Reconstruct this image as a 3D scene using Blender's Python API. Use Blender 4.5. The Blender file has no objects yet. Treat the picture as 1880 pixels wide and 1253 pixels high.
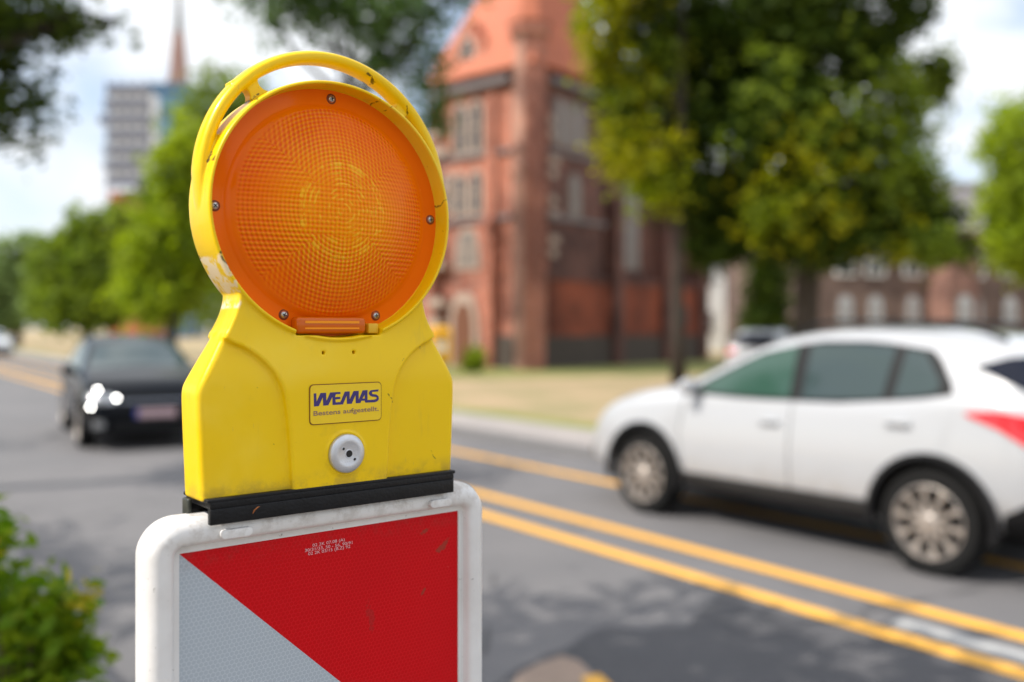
import bpy, bmesh, math, random
import numpy as np
from mathutils import Vector, Matrix
from mathutils.geometry import tessellate_polygon
from mathutils.bvhtree import BVHTree

PI = math.pi
R = math.radians
scene = bpy.context.scene
COL = scene.collection

# ------------------------------------------------------------------ camera, sky, sun, exposure
F_PX, CX, CY, CAM_H = 1700.0, 940.0, 603.0, 1.6
cam_data = bpy.data.cameras.new('camera')
cam = bpy.data.objects.new('camera', cam_data)
COL.objects.link(cam)
cam.location = (0, 0, CAM_H)
cam.rotation_euler = (R(90), 0, 0)
cam_data.sensor_width = 36.0
cam_data.lens = F_PX / 1880.0 * 36.0
cam_data.shift_y = -(626.5 - CY) / 1880.0
cam_data.clip_start = 0.02
cam_data.clip_end = 3000
cam_data.dof.use_dof = True
cam_data.dof.focus_distance = 0.735
cam_data.dof.aperture_fstop = 2.7
scene.camera = cam

SUN_AZ = (-0.93, -0.37)
SUN_EL = R(50)
world = bpy.data.worlds.new('World')
scene.world = world
world.use_nodes = True
wn, wl = world.node_tree.nodes, world.node_tree.links
for n in list(wn):
    wn.remove(n)
wo = wn.new('ShaderNodeOutputWorld')
bg1 = wn.new('ShaderNodeBackground')
bg2 = wn.new('ShaderNodeBackground')
sky = wn.new('ShaderNodeTexSky')
sky.sky_type = 'NISHITA'
sky.sun_disc = False
sky.sun_elevation = SUN_EL
sky.sun_rotation = math.atan2(SUN_AZ[0], SUN_AZ[1])
sky.air_density = 1.0
sky.dust_density = 1.5
bg1.inputs['Strength'].default_value = 0.125
wl.new(sky.outputs[0], bg1.inputs['Color'])
bg2.inputs['Color'].default_value = (0.93, 0.96, 1.0, 1)
bg2.inputs['Strength'].default_value = 0.6
tcw = wn.new('ShaderNodeTexCoord')
mpw = wn.new('ShaderNodeMapping')
mpw.inputs['Scale'].default_value = (1.0, 1.0, 2.2)
mpw.inputs['Location'].default_value = (0.3, 1.7, 0.4)
nzw = wn.new('ShaderNodeTexNoise')
nzw.inputs['Scale'].default_value = 2.6
nzw.inputs['Detail'].default_value = 7
nzw.inputs['Roughness'].default_value = 0.55
nzw.inputs['Distortion'].default_value = 0.4
rpw = wn.new('ShaderNodeValToRGB')
rpw.color_ramp.elements[0].position = 0.40
rpw.color_ramp.elements[0].color = (0.25, 0.25, 0.25, 1)
rpw.color_ramp.elements[1].position = 0.56
rpw.color_ramp.elements[1].color = (1, 1, 1, 1)
mxw = wn.new('ShaderNodeMixShader')
wl.new(tcw.outputs['Generated'], mpw.inputs[0])
wl.new(mpw.outputs[0], nzw.inputs['Vector'])
wl.new(nzw.outputs['Fac'], rpw.inputs[0])
wl.new(rpw.outputs[0], mxw.inputs[0])
# clouds brighten towards the zenith
sepw = wn.new('ShaderNodeSeparateXYZ')
wl.new(tcw.outputs['Generated'], sepw.inputs[0])
mrw = wn.new('ShaderNodeMapRange')
mrw.inputs[1].default_value = 0.12
mrw.inputs[2].default_value = 0.9
mrw.inputs[3].default_value = 0.64
mrw.inputs[4].default_value = 1.0
wl.new(sepw.outputs[2], mrw.inputs[0])
wl.new(mrw.outputs[0], bg2.inputs['Strength'])
wl.new(bg1.outputs[0], mxw.inputs[1])
wl.new(bg2.outputs[0], mxw.inputs[2])
wl.new(mxw.outputs[0], wo.inputs[0])

sun_data = bpy.data.lights.new('sun', 'SUN')
sun_data.energy = 3.1
sun_data.angle = R(0.5)
sun_data.color = (1.0, 0.94, 0.85)
sun = bpy.data.objects.new('sun', sun_data)
COL.objects.link(sun)
sv = Vector((SUN_AZ[0] * math.cos(SUN_EL), SUN_AZ[1] * math.cos(SUN_EL), math.sin(SUN_EL)))
sun.rotation_euler = sv.to_track_quat('Z', 'Y').to_euler()

scene.view_settings.view_transform = 'Standard'
scene.view_settings.look = 'None'
scene.view_settings.exposure = 0.78
scene.view_settings.gamma = 1.0
scene.view_settings.use_curve_mapping = False
scene.cycles.use_denoising = True
scene.cycles.max_bounces = 10
scene.cycles.transparent_max_bounces = 12
scene.cycles.sample_clamp_indirect = 6.0


def ground_at(px, py):
    """a point of the ground seen at a pixel of the photograph, used to place things"""
    d = F_PX * CAM_H / (py - CY)
    return Vector(((px - CX) / F_PX * d, d, 0))


def at(px, depth, z=0.0):
    return Vector(((px - CX) / F_PX * depth, depth, z))


def zat(py, depth):
    return CAM_H - (py - CY) / F_PX * depth


# ------------------------------------------------------------------ node helpers
def new_mat(name):
    m = bpy.data.materials.new(name)
    m.use_nodes = True
    return m, m.node_tree, m.node_tree.nodes['Principled BSDF']


class NT:
    def __init__(s, tree):
        s.t = tree

    def n(s, kind, **kw):
        nd = s.t.nodes.new(kind)
        for k, v in kw.items():
            setattr(nd, k, v)
        return nd

    def put(s, sock, v):
        if isinstance(v, bpy.types.NodeSocket):
            s.t.links.new(v, sock)
        else:
            sock.default_value = v

    def m(s, op, a, b=0.0, c=0.0, clamp=False):
        nd = s.n('ShaderNodeMath', operation=op, use_clamp=clamp)
        s.put(nd.inputs[0], a)
        s.put(nd.inputs[1], b)
        if op in ('MULTIPLY_ADD', 'SMOOTH_MIN', 'SMOOTH_MAX', 'COMPARE'):
            s.put(nd.inputs[2], c)
        return nd.outputs[0]

    def noise(s, vec, scale, detail=4, rough=0.5, dist=0.0):
        nd = s.n('ShaderNodeTexNoise')
        s.put(nd.inputs['Vector'], vec)
        nd.inputs['Scale'].default_value = scale
        nd.inputs['Detail'].default_value = detail
        nd.inputs['Roughness'].default_value = rough
        nd.inputs['Distortion'].default_value = dist
        return nd.outputs['Fac']

    def obj(s):
        return s.n('ShaderNodeTexCoord').outputs['Object']

    def scl(s, vec, sc):
        nd = s.n('ShaderNodeMapping')
        s.put(nd.inputs[0], vec)
        nd.inputs['Scale'].default_value = sc
        return nd.outputs[0]

    def step(s, v, lo, hi):
        nd = s.n('ShaderNodeMapRange', interpolation_type='SMOOTHSTEP')
        s.put(nd.inputs[0], v)
        nd.inputs[1].default_value = lo
        nd.inputs[2].default_value = hi
        return nd.outputs[0]

    def mix(s, f, a, b):
        nd = s.n('ShaderNodeMix', data_type='RGBA')
        s.put(nd.inputs[0], f)
        s.put(nd.inputs[6], a)
        s.put(nd.inputs[7], b)
        return nd.outputs[2]

    def bump(s, h, dist, strength=1.0):
        nd = s.n('ShaderNodeBump')
        s.put(nd.inputs['Height'], h)
        nd.inputs['Distance'].default_value = dist
        nd.inputs['Strength'].default_value = strength
        return nd.outputs[0]


def c4(c):
    return (c[0], c[1], c[2], 1.0)


def simple(name, col, rough=0.5, metal=0.0, var=0.12, scale=6.0, coat=0.0, bump=0.0, spec=0.5):
    """plain material with mild procedural unevenness"""
    m, t, b = new_mat(name)
    q = NT(t)
    v = q.noise(q.obj(), scale, 5, 0.6)
    lo = c4([x * (1 - var) for x in col])
    hi = c4([min(1, x * (1 + var)) for x in col])
    q.put(b.inputs['Base Color'], q.mix(v, lo, hi))
    q.put(b.inputs['Roughness'], q.m('MULTIPLY_ADD', v, 0.15, rough - 0.07))
    b.inputs['Metallic'].default_value = metal
    b.inputs['Coat Weight'].default_value = coat
    b.inputs['Specular IOR Level'].default_value = spec
    if bump:
        q.put(b.inputs['Normal'], q.bump(q.noise(q.obj(), scale * 6, 4), bump))
    return m


# ------------------------------------------------------------------ mesh helpers
def link_mesh(name, verts, faces, mat, parent=None, smooth=False):
    me = bpy.data.meshes.new(name)
    me.from_pydata([tuple(v) for v in verts], [], faces)
    me.update()
    if mat is not None:
        me.materials.append(mat)
    if smooth:
        me.shade_smooth()
    o = bpy.data.objects.new(name, me)
    COL.objects.link(o)
    if parent:
        o.parent = parent
    return o


class MB:
    """collects shapes that become one mesh object"""

    def __init__(s):
        s.v, s.f = [], []

    def add(s, vs, fs):
        k = len(s.v)
        s.v += [Vector(p) for p in vs]
        s.f += [tuple(i + k for i in f) for f in fs]
        return s

    def box(s, x0, x1, y0, y1, z0, z1):
        vs = [(x, y, z) for z in (z0, z1) for y in (y0, y1) for x in (x0, x1)]
        return s.add(vs, [(0, 2, 3, 1), (4, 5, 7, 6), (0, 1, 5, 4), (2, 6, 7, 3), (0, 4, 6, 2), (1, 3, 7, 5)])

    def obox(s, o, ax, ay, z0, z1, x0, x1, y0, y1):
        """box in a rotated frame: origin o, unit axes ax, ay"""
        vs = []
        for z in (z0, z1):
            for y in (y0, y1):
                for x in (x0, x1):
                    p = o + ax * x + ay * y
                    vs.append((p.x, p.y, o.z + z))
        return s.add(vs, [(0, 2, 3, 1), (4, 5, 7, 6), (0, 1, 5, 4), (2, 6, 7, 3), (0, 4, 6, 2), (1, 3, 7, 5)])

    def tube(s, pts, rad, n=8, cap=True):
        pts = [Vector(p) for p in pts]
        if not isinstance(rad, (list, tuple)):
            rad = [rad] * len(pts)
        k = len(s.v)
        up = Vector((0, 0, 1))
        for i, p in enumerate(pts):
            d = (pts[min(i + 1, len(pts) - 1)] - pts[max(i - 1, 0)]).normalized()
            ref = up if abs(d.z) < 0.95 else Vector((1, 0, 0))
            a = d.cross(ref).normalized()
            b = d.cross(a).normalized()
            for j in range(n):
                t = 2 * PI * j / n
                s.v.append(p + (a * math.cos(t) + b * math.sin(t)) * rad[i])
        for i in range(len(pts) - 1):
            for j in range(n):
                a0 = k + i * n + j
                a1 = k + i * n + (j + 1) % n
                s.f.append((a0, a1, a1 + n, a0 + n))
        if cap:
            s.f.append(tuple(k + j for j in range(n))[::-1])
            s.f.append(tuple(k + (len(pts) - 1) * n + j for j in range(n)))
        return s

    def loft(s, rings, cap=True, closed=True):
        """rings: equal-length lists of points"""
        k = len(s.v)
        n = len(rings[0])
        for r in rings:
            s.v += [Vector(p) for p in r]
        for i in range(len(rings) - 1):
            for j in range(n if closed else n - 1):
                a0 = k + i * n + j
                a1 = k + i * n + (j + 1) % n
                s.f.append((a0, a1, a1 + n, a0 + n))
        if cap:
            s.f.append(tuple(k + j for j in range(n))[::-1])
            s.f.append(tuple(k + (len(rings) - 1) * n + j for j in range(n)))
        return s

    def lathe_y(s, prof, cu, cz, n=64, su=1.0, sz=1.0, closed=False):
        """revolve (r, y) about the Y axis through (cu, cz)"""
        k = len(s.v)
        m = len(prof)
        for j in range(n):
            t = 2 * PI * j / n
            for (r, y) in prof:
                s.v.append(Vector((cu + r * su * math.cos(t), y, cz + r * sz * math.sin(t))))
        mm = m if closed else m - 1
        for j in range(n):
            for i in range(mm):
                a = k + j * m + i
                b = k + j * m + (i + 1) % m
                c = k + ((j + 1) % n) * m + (i + 1) % m
                d = k + ((j + 1) % n) * m + i
                s.f.append((a, b, c, d))
        return s

    def poly(s, pts2, fn, thick=None):
        """fill a 2D polygon; fn maps (x, y) to 3D; thick adds a second sheet behind and sides"""
        tris = tessellate_polygon([[Vector((x, y, 0)) for x, y in pts2]])
        n = len(pts2)
        k = len(s.v)
        s.v += [Vector(fn(x, y)) for x, y in pts2]
        s.f += [tuple(k + i for i in t) for t in tris]
        if thick is not None:
            th = Vector(thick)
            s.v += [Vector(fn(x, y)) + th for x, y in pts2]
            s.f += [tuple(k + n + i for i in t)[::-1] for t in tris]
            for i in range(n):
                j = (i + 1) % n
                s.f.append((k + i, k + n + i, k + n + j, k + j))
        return s

    def build(s, name, mat, parent=None, smooth=False, fix=True, bevel=0.0, seg=2, autos=None):
        o = link_mesh(name, s.v, s.f, mat, parent, smooth)
        if fix:
            bm = bmesh.new()
            bm.from_mesh(o.data)
            bmesh.ops.recalc_face_normals(bm, faces=bm.faces)
            bm.to_mesh(o.data)
            bm.free()
        if bevel:
            md = o.modifiers.new('bevel', 'BEVEL')
            md.width = bevel
            md.segments = seg
            md.limit_method = 'ANGLE'
            md.angle_limit = R(35)
            bake(o)
            o.data.shade_smooth()
            o.data.set_sharp_from_angle(angle=R(50))
        elif smooth and autos:
            o.data.set_sharp_from_angle(angle=R(autos))
        return o


def bake(o):
    """apply the modifiers of an object"""
    dg = bpy.context.evaluated_depsgraph_get()
    dg.update()
    me = bpy.data.meshes.new_from_object(o.evaluated_get(dg), depsgraph=dg)
    o.modifiers.clear()
    old = o.data
    o.data = me
    me.name = o.name
    bpy.data.meshes.remove(old)


def cut(o, cutters):
    for c in cutters:
        md = o.modifiers.new('cut', 'BOOLEAN')
        md.operation = 'DIFFERENCE'
        md.solver = 'EXACT'
        md.object = c
    bake(o)
    for c in cutters:
        bpy.data.objects.remove(c)


def thing(name, label, cat, loc=(0, 0, 0), rz=0.0, group=None):
    o = bpy.data.objects.new(name, None)
    COL.objects.link(o)
    o.empty_display_size = 0.2
    o.location = loc
    o.rotation_euler = (0, 0, rz)
    tag(o, label, cat, group)
    return o


def tag(o, label=None, cat=None, group=None, kind=None):
    if label:
        o['label'] = label
    if cat:
        o['category'] = cat
    if group:
        o['group'] = group
    if kind:
        o['kind'] = kind
    return o


def dup(root, loc, rz, label, group=None):
    r = root.copy()
    COL.objects.link(r)
    r.location = loc
    r.rotation_euler = (0, 0, rz)
    r['label'] = label
    if group:
        r['group'] = group
    for ch in list(root.children):
        c = ch.copy()
        COL.objects.link(c)
        c.parent = r
        for g in list(ch.children):
            d = g.copy()
            COL.objects.link(d)
            d.parent = c
    return r


# ------------------------------------------------------------------ road frame
RA = R(35.5)
RD = Vector((-math.sin(RA), math.cos(RA), 0))    # along the road, away to the left
RN = Vector((math.cos(RA), math.sin(RA), 0))     # across the road, away to the right


def road(s_, n_, z=0.0):
    p = RD * s_ + RN * n_
    return Vector((p.x, p.y, z))


def strip(name, s0, s1, n0, n1, z, mat, z0=None, div=1):
    mb = MB()
    if z0 is None:
        vs, fs = [], []
        for i in range(div + 1):
            t = s0 + (s1 - s0) * i / div
            vs += [road(t, n0, z), road(t, n1, z)]
        for i in range(div):
            fs.append((2 * i, 2 * i + 1, 2 * i + 3, 2 * i + 2))
        mb.add(vs, fs)
    else:
        mb.add([road(s0, n0, z0), road(s1, n0, z0), road(s1, n1, z0), road(s0, n1, z0),
                road(s0, n0, z), road(s1, n0, z), road(s1, n1, z), road(s0, n1, z)],
               [(0, 1, 2, 3), (4, 5, 6, 7), (0, 1, 5, 4), (1, 2, 6, 5), (2, 3, 7, 6), (3, 0, 4, 7)])
    return mb.build(name, mat)


# asphalt: aggregate speckle, large worn areas, tree shade painted separately with its own outline
def asphalt_mat():
    m, t, b = new_mat('asphalt')
    q = NT(t)
    v = q.obj()
    big = q.noise(v, 0.35, 4, 0.6)
    fine = q.noise(v, 60, 3, 0.7)
    base = q.mix(q.step(big, 0.35, 0.65), (0.112, 0.109, 0.114, 1), (0.150, 0.143, 0.146, 1))
    base = q.mix(q.m('MULTIPLY', fine, 0.35), base, (0.17, 0.165, 0.16, 1))
    crack = q.n('ShaderNodeTexVoronoi', feature='DISTANCE_TO_EDGE')
    q.put(crack.inputs['Vector'], v)
    crack.inputs['Scale'].default_value = 0.45
    base = q.mix(q.m('MULTIPLY', q.step(crack.outputs['Distance'], 0.010, 0.0), q.step(q.noise(v, 0.8, 3), .5, .6)), base, (0.03, 0.03, 0.032, 1))
    q.put(b.inputs['Base Color'], base)
    b.inputs['Roughness'].default_value = 0.75
    q.put(b.inputs['Normal'], q.bump(fine, 0.004))
    return m


def ground_mat(name, c1, c2, c3, scale):
    m, t, b = new_mat(name)
    q = NT(t)
    v = q.obj()
    a = q.noise(v, scale, 5, 0.6)
    f = q.noise(v, scale * 30, 4, 0.7)
    base = q.mix(q.step(a, 0.35, 0.65), c4(c1), c4(c2))
    base = q.mix(q.m('MULTIPLY', f, 0.5), base, c4(c3))
    q.put(b.inputs['Base Color'], base)
    b.inputs['Roughness'].default_value = 0.9
    q.put(b.inputs['Normal'], q.bump(f, 0.03))
    return m


M_asphalt = asphalt_mat()
M_treeshade = ground_mat('patched_asphalt', (.078, .077, .084), (.098, .096, .103), (.12, .118, .12), 1.2)  # darker asphalt colour for the painted tree shade
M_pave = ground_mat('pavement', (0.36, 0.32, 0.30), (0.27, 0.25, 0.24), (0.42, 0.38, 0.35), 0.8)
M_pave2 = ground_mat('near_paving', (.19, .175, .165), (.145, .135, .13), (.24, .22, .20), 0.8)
M_kerb = simple('kerb_stone', (0.17, 0.165, 0.165), 0.8, var=0.25, scale=10)
M_dry = ground_mat('dry_grass', (0.40, 0.285, 0.17), (0.22, 0.20, 0.085), (0.36, 0.27, 0.16), 0.45)
M_green = ground_mat('green_grass', (0.20, 0.22, 0.055), (0.27, 0.25, 0.08), (0.16, 0.19, 0.04), 0.7)
M_yline = simple('yellow_marking', (0.78, 0.40, 0.05), 0.6, var=0.12, scale=5)
M_wline = simple('white_marking', (0.42, 0.42, 0.41), 0.7, var=0.2, scale=9)

gr = MB().add([(-900, -300, -0.02), (900, -300, -0.02), (900, 1500, -0.02), (-900, 1500, -0.02)], [(0, 1, 2, 3)]).build('ground', M_dry)
tag(gr, kind='structure')
tag(strip('road', -60, 400, 0.9, 7.35, 0.0, M_asphalt, div=40), kind='structure')
tag(strip('far_pavement', -60, 400, 7.50, 8.75, 0.12, M_pave, -0.3), kind='structure')
tag(strip('far_kerb', -60, 400, 7.35, 7.498, 0.124, M_kerb, -0.3), kind='structure')
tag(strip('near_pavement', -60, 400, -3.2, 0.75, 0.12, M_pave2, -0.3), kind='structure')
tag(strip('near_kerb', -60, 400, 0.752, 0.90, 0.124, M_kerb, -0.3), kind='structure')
tag(strip('grass_edge', -60, 400, 8.752, 9.55, 0.10, M_green, -0.3), kind='structure')
gf = MB().add([road(-60, 9.552, 0.09), road(400, 9.552, 0.09), road(400, 60, 0.09), road(-60, 60, 0.09)], [(0, 1, 2, 3)]).build('dry_lawn', M_dry)
tag(gf, kind='structure')
# greener strip of grass along the foot of the brick building
strip_g = MB()
gp = [at(700, 27), at(1330, 30.5), at(1330, 45), at(600, 45)]
strip_g.add([(p.x, p.y, 0.096) for p in gp], [(0, 1, 2, 3)])
tag(strip_g.build('building_lawn', M_green), kind='structure')

tag(strip('yellow_line', -30, 300, 4.33, 4.47, 0.008, M_yline, div=30), kind='structure')
tag(strip('yellow_line', -30, 300, 4.86, 5.00, 0.008, M_yline, div=30), kind='structure')
tag(strip('yellow_line', -30, 300, 6.30, 6.44, 0.008, M_yline, div=30), kind='structure')
tag(strip('old_white_line', 0.6, 2.9, 4.58, 4.70, 0.004, M_wline), kind='structure')
tag(strip('old_white_line', 12, 15, 4.58, 4.70, 0.004, M_wline), kind='structure')
# mostly tree shade painted as darker asphalt, uneven outline, and rests of yellow paint
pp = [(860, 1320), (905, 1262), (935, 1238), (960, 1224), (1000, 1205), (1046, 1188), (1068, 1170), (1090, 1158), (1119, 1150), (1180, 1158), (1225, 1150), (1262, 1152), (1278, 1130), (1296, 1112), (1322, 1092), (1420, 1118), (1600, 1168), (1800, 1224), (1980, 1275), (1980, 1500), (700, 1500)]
tag(MB().poly([(ground_at(*p).x, ground_at(*p).y) for p in pp], lambda x, y: (x, y, 0.004)).build('asphalt_repair', M_treeshade), kind='structure')
tag(MB().poly([(ground_at(*p).x, ground_at(*p).y) for p in [(925, 1300), (950, 1240), (985, 1222), (1030, 1206), (1062, 1214), (1085, 1236), (1100, 1262), (1060, 1320)]], lambda x, y: (x, y, 0.005)).build('sandy_patch', simple('sandy_patch', (.30, .22, .17), .9, var=.25, scale=9)), kind='structure')  # beige patch laid on the road
for quad in ([(1068, 1246), (1100, 1240), (1125, 1262), (1080, 1275)],):
    tag(MB().poly([(ground_at(*p).x, ground_at(*p).y) for p in quad], lambda x, y: (x, y, 0.006)).build('yellow_paint_rest', M_yline), kind='structure')

# ------------------------------------------------------------------ the warning board and its lamp: shared frame
TH = R(39.6)
P0 = Vector((-0.2405, 0.668, 0))
UC = 0.1245                                # centre of the board along its width
UX = Vector((math.cos(TH), math.sin(TH), 0))
BASE = P0 + UX * UC                        # foot of both, on the ground
BZ = 0.124                                 # pavement height there
# local axes: X along the board to the right, -Y towards the viewer, Z up (z local = world z)


def yellow_mat():
    m, t, b = new_mat('yellow_plastic')
    q = NT(t)
    v = q.obj()
    big = q.noise(v, 9, 4, 0.55)
    fine = q.noise(v, 160, 3, 0.6)
    base = q.mix(big, (0.83, 0.53, 0.0, 1), (0.92, 0.62, 0.002, 1))
    faded = q.step(q.noise(v, 5, 5, .7), .50, .72)
    base = q.mix(q.m('MULTIPLY', faded, .35), base, (.93, .70, .09, 1))
    # grime film and specks
    film = q.step(q.noise(v, 26, 6, 0.7), 0.60, 0.78)
    base = q.mix(q.m('MULTIPLY', film, 0.22), base, (0.35, 0.25, 0.06, 1))
    speck = q.step(q.noise(v, 210, 2, 0.5), 0.755, 0.79)
    base = q.mix(q.m('MULTIPLY', speck, 0.55), base, (0.14, 0.09, 0.02, 1))
    # scuffs where the paint is rubbed dark: short strokes given by their ends in the board's plane
    sep = q.n('ShaderNodeSeparateXYZ')
    wob = q.n('ShaderNodeTexNoise')
    q.put(wob.inputs['Vector'], v)
    wob.inputs['Scale'].default_value = 120
    wob.inputs['Detail'].default_value = 3
    vm = q.n('ShaderNodeVectorMath', operation='MULTIPLY_ADD')
    q.put(vm.inputs[0], wob.outputs['Color'])
    vm.inputs[1].default_value = (0.006, 0.006, 0.006)
    q.put(vm.inputs[2], v)
    q.put(sep.inputs[0], vm.outputs[0])
    X = q.m('SUBTRACT', sep.outputs[0], 0.003)
    Z = q.m('SUBTRACT', sep.outputs[2], 0.003)
    pale = None
    tot = None
    for (x0, z0, x1, z1, w) in SCUFFS + NECK_GLARE:
        dx, dz = x1 - x0, z1 - z0
        L2 = dx * dx + dz * dz
        tt = q.m('DIVIDE', q.m('ADD', q.m('MULTIPLY', q.m('SUBTRACT', X, x0), dx), q.m('MULTIPLY', q.m('SUBTRACT', Z, z0), dz)), L2, clamp=True)
        ex = q.m('SUBTRACT', q.m('SUBTRACT', X, x0), q.m('MULTIPLY', tt, dx))
        ez = q.m('SUBTRACT', q.m('SUBTRACT', Z, z0), q.m('MULTIPLY', tt, dz))
        d = q.m('SQRT', q.m('ADD', q.m('MULTIPLY', ex, ex), q.m('MULTIPLY', ez, ez)))
        k = q.step(d, w * .62, w * 0.25)
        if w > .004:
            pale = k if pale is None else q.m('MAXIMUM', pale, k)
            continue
        tot = k if tot is None else q.m('MAXIMUM', tot, k)
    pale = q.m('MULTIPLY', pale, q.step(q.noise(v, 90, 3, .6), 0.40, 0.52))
    base = q.mix(q.m('MULTIPLY', pale, .8), base, (.86, .74, .58, 1))  # neck glare mixed into the yellow as a pale tone
    tot = q.m('MULTIPLY', tot, q.step(q.noise(v, 330, 3, 0.6), 0.36, 0.5))
    base = q.mix(q.m('MULTIPLY', tot, 0.85), base, (0.05, 0.025, 0.01, 1))
    scr = q.step(q.noise(q.scl(v, (6, 1, 1)), 130, 3, .6), .70, .74)
    base = q.mix(q.m('MULTIPLY', scr, .35), base, (.50, .36, .12, 1))
    run = q.m('MULTIPLY', q.step(q.noise(q.scl(v, (1, 1, .16)), 75, 4, .6), .58, .72), q.step(q.noise(v, 14, 3), .45, .6))
    base = q.mix(q.m('MULTIPLY', run, .25), base, (.48, .33, .06, 1))
    # grime gathered low down against the black base
    lo_ = q.n('ShaderNodeSeparateXYZ')
    q.put(lo_.inputs[0], v)
    foot_ = q.m('MULTIPLY', q.step(lo_.outputs[2], 1.492, 1.476), q.step(q.noise(v, 55, 5, .7), .38, .62))
    base = q.mix(q.m('MULTIPLY', foot_, .45), base, (.30, .20, .05, 1))
    q.put(b.inputs['Base Color'], base)
    q.put(b.inputs['Roughness'], q.m('MULTIPLY_ADD', big, 0.16, 0.27))
    b.inputs['Specular IOR Level'].default_value = 0.25
    b.inputs['Coat Weight'].default_value = 0.12
    b.inputs['Coat Roughness'].default_value = 0.12
    b.inputs['Subsurface Weight'].default_value = 0.08
    b.inputs['Subsurface Radius'].default_value = (0.004, 0.002, 0.0005)
    b.inputs['Subsurface Scale'].default_value = 1.0
    h = q.m('ADD', q.m('MULTIPLY', q.noise(v, 45, 3), 0.7), q.m('MULTIPLY', fine, 0.12))
    q.put(b.inputs['Normal'], q.bump(h, 0.0006))
    return m


ZC = 1.693      # height of the lens centre
SCUFFS = [(0.030, 1.812, 0.040, 1.806, 0.0016), (0.070, 1.790, 0.073, 1.782, 0.0011), (0.074, 1.772, 0.078, 1.768, 0.0010),
          (0.036, 1.788, 0.042, 1.778, 0.0009), (0.047, 1.783, 0.054, 1.785, 0.0008), (-0.070, 1.772, -0.062, 1.780, 0.0015),
          (-0.104, 1.722, -0.101, 1.731, 0.0012), (-0.098, 1.655, -0.088, 1.640, 0.0022), (0.101, 1.702, 0.104, 1.712, 0.0008),
          (-0.020, 1.796, 0.002, 1.799, 0.0008), (0.110, 1.568, 0.113, 1.556, 0.0012), (0.088, 1.495, 0.094, 1.487, 0.0007),
          (0.060, 1.752, 0.064, 1.748, 0.0010), (0.043, 1.546, 0.050, 1.538, 0.0012)]
# reflected glare painted as pale strokes on the neck of the housing
NECK_GLARE = [(-0.0985, 1.650, -0.0865, 1.628, 0.0075), (-0.0865, 1.626, -0.0835, 1.618, 0.006)]
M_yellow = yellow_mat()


def interp(tab, z):
    for (z0, v0), (z1, v1) in zip(tab, tab[1:]):
        if z <= z1:
            t = max(0.0, (z - z0) / (z1 - z0))
            t = t * t * (3 - 2 * t) if False else t
            return v0 + (v1 - v0) * t
    return tab[-1][1]


def catmull(tab, z):
    n = len(tab)
    for i in range(n - 1):
        if z <= tab[i + 1][0] or i == n - 2:
            z0, z1 = tab[i][0], tab[i + 1][0]
            t = min(1.0, max(0.0, (z - z0) / (z1 - z0)))
            p1, p2 = tab[i][1], tab[i + 1][1]
            m1 = (p2 - tab[i - 1][1]) / (z1 - tab[i - 1][0]) if i > 0 else (p2 - p1) / (z1 - z0)
            m2 = (tab[i + 2][1] - p1) / (tab[i + 2][0] - z0) if i < n - 2 else (p2 - p1) / (z1 - z0)
            h = z1 - z0
            return ((2 * t ** 3 - 3 * t * t + 1) * p1 + (t ** 3 - 2 * t * t + t) * h * m1
                    + (-2 * t ** 3 + 3 * t * t) * p2 + (t ** 3 - t * t) * h * m2)


YC = 0.008     # local Y of the middle plane of board and lamp
lamp = thing('warning_lamp', 'yellow warning lamp with round amber lens and bow handle, on top of the striped board',
             'warning lamp', (BASE.x, BASE.y, 0), TH)

HW = [(1.474, .1115), (1.52, .1135), (1.548, .1145), (1.556, .1138), (1.565, .1095), (1.585, .0985), (1.600, .0905), (1.612, .0850), (1.626, .0822), (1.640, .0850), (1.655, .0915), (1.668, .0950)]
PBW = [(1.474, .0425), (1.52, .0455), (1.545, .0485), (1.556, .0515), (1.567, .0575), (1.578, .0680), (1.586, .0800), (1.592, .0935), (1.600, .0905), (1.612, .0850), (1.626, .0822), (1.640, .0850), (1.655, .0915), (1.668, .0950)]
FD = [(1.474, .0235), (1.552, .0230), (1.566, .0222), (1.600, .0172), (1.63, .0172), (1.668, .0172)]


def stack(mb, wtab, dfun, half, cr, yc=YC):
    zs = np.linspace(wtab[0][0], wtab[-1][0], 60)
    rings = []
    for z in zs:
        w = catmull(wtab, z)
        w -= 0
        d = dfun(z)
        if half:        # only the front part of the depth, from the middle plane outwards
            ring = []
            y0, y1 = yc + half * 0.004, yc + half * d
            ring = [(-w, y0, z), (-w, y1 - half * cr, z), (-w + cr, y1, z), (w - cr, y1, z), (w, y1 - half * cr, z), (w, y0, z)]
        else:
            ring = []
            for (sx, sy) in ((-1, -1), (1, -1), (1, 1), (-1, 1)):
                for k in range(5):
                    # quarter arc in each corner
                    a = {(-1, -1): PI, (1, -1): 1.5 * PI, (1, 1): 0, (-1, 1): 0.5 * PI}[(sx, sy)] + k * PI / 8
                    ring.append((sx * (w - cr) + cr * math.cos(a), yc + sy * (d - cr) + cr * math.sin(a), z))
        rings.append(ring)
    mb.loft(rings)


shell = MB()
stack(shell, HW, lambda z: catmull(FD, z) - 0.0052, 0, 0.0045)
body0 = shell.build('body_core', M_yellow)
pan = MB()
stack(pan, PBW, lambda z: catmull(FD, z), -1, 0.0015)
stack(pan, PBW, lambda z: catmull(FD, z), 1, 0.0015)
SU = 1.036     # the round head is a touch wider than high


def cyl_cutter(r, y0, y1, cu=0.0, cz=ZC, su=SU, n=128):
    mb = MB()
    mb.loft([[(cu + r * su * math.cos(2 * PI * j / n), y, cz + r * math.sin(2 * PI * j / n)) for j in range(n)] for y in (y0, y1)])
    return mb.build('cutter', None)


pan_o = pan.build('body_panel', M_yellow)
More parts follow.
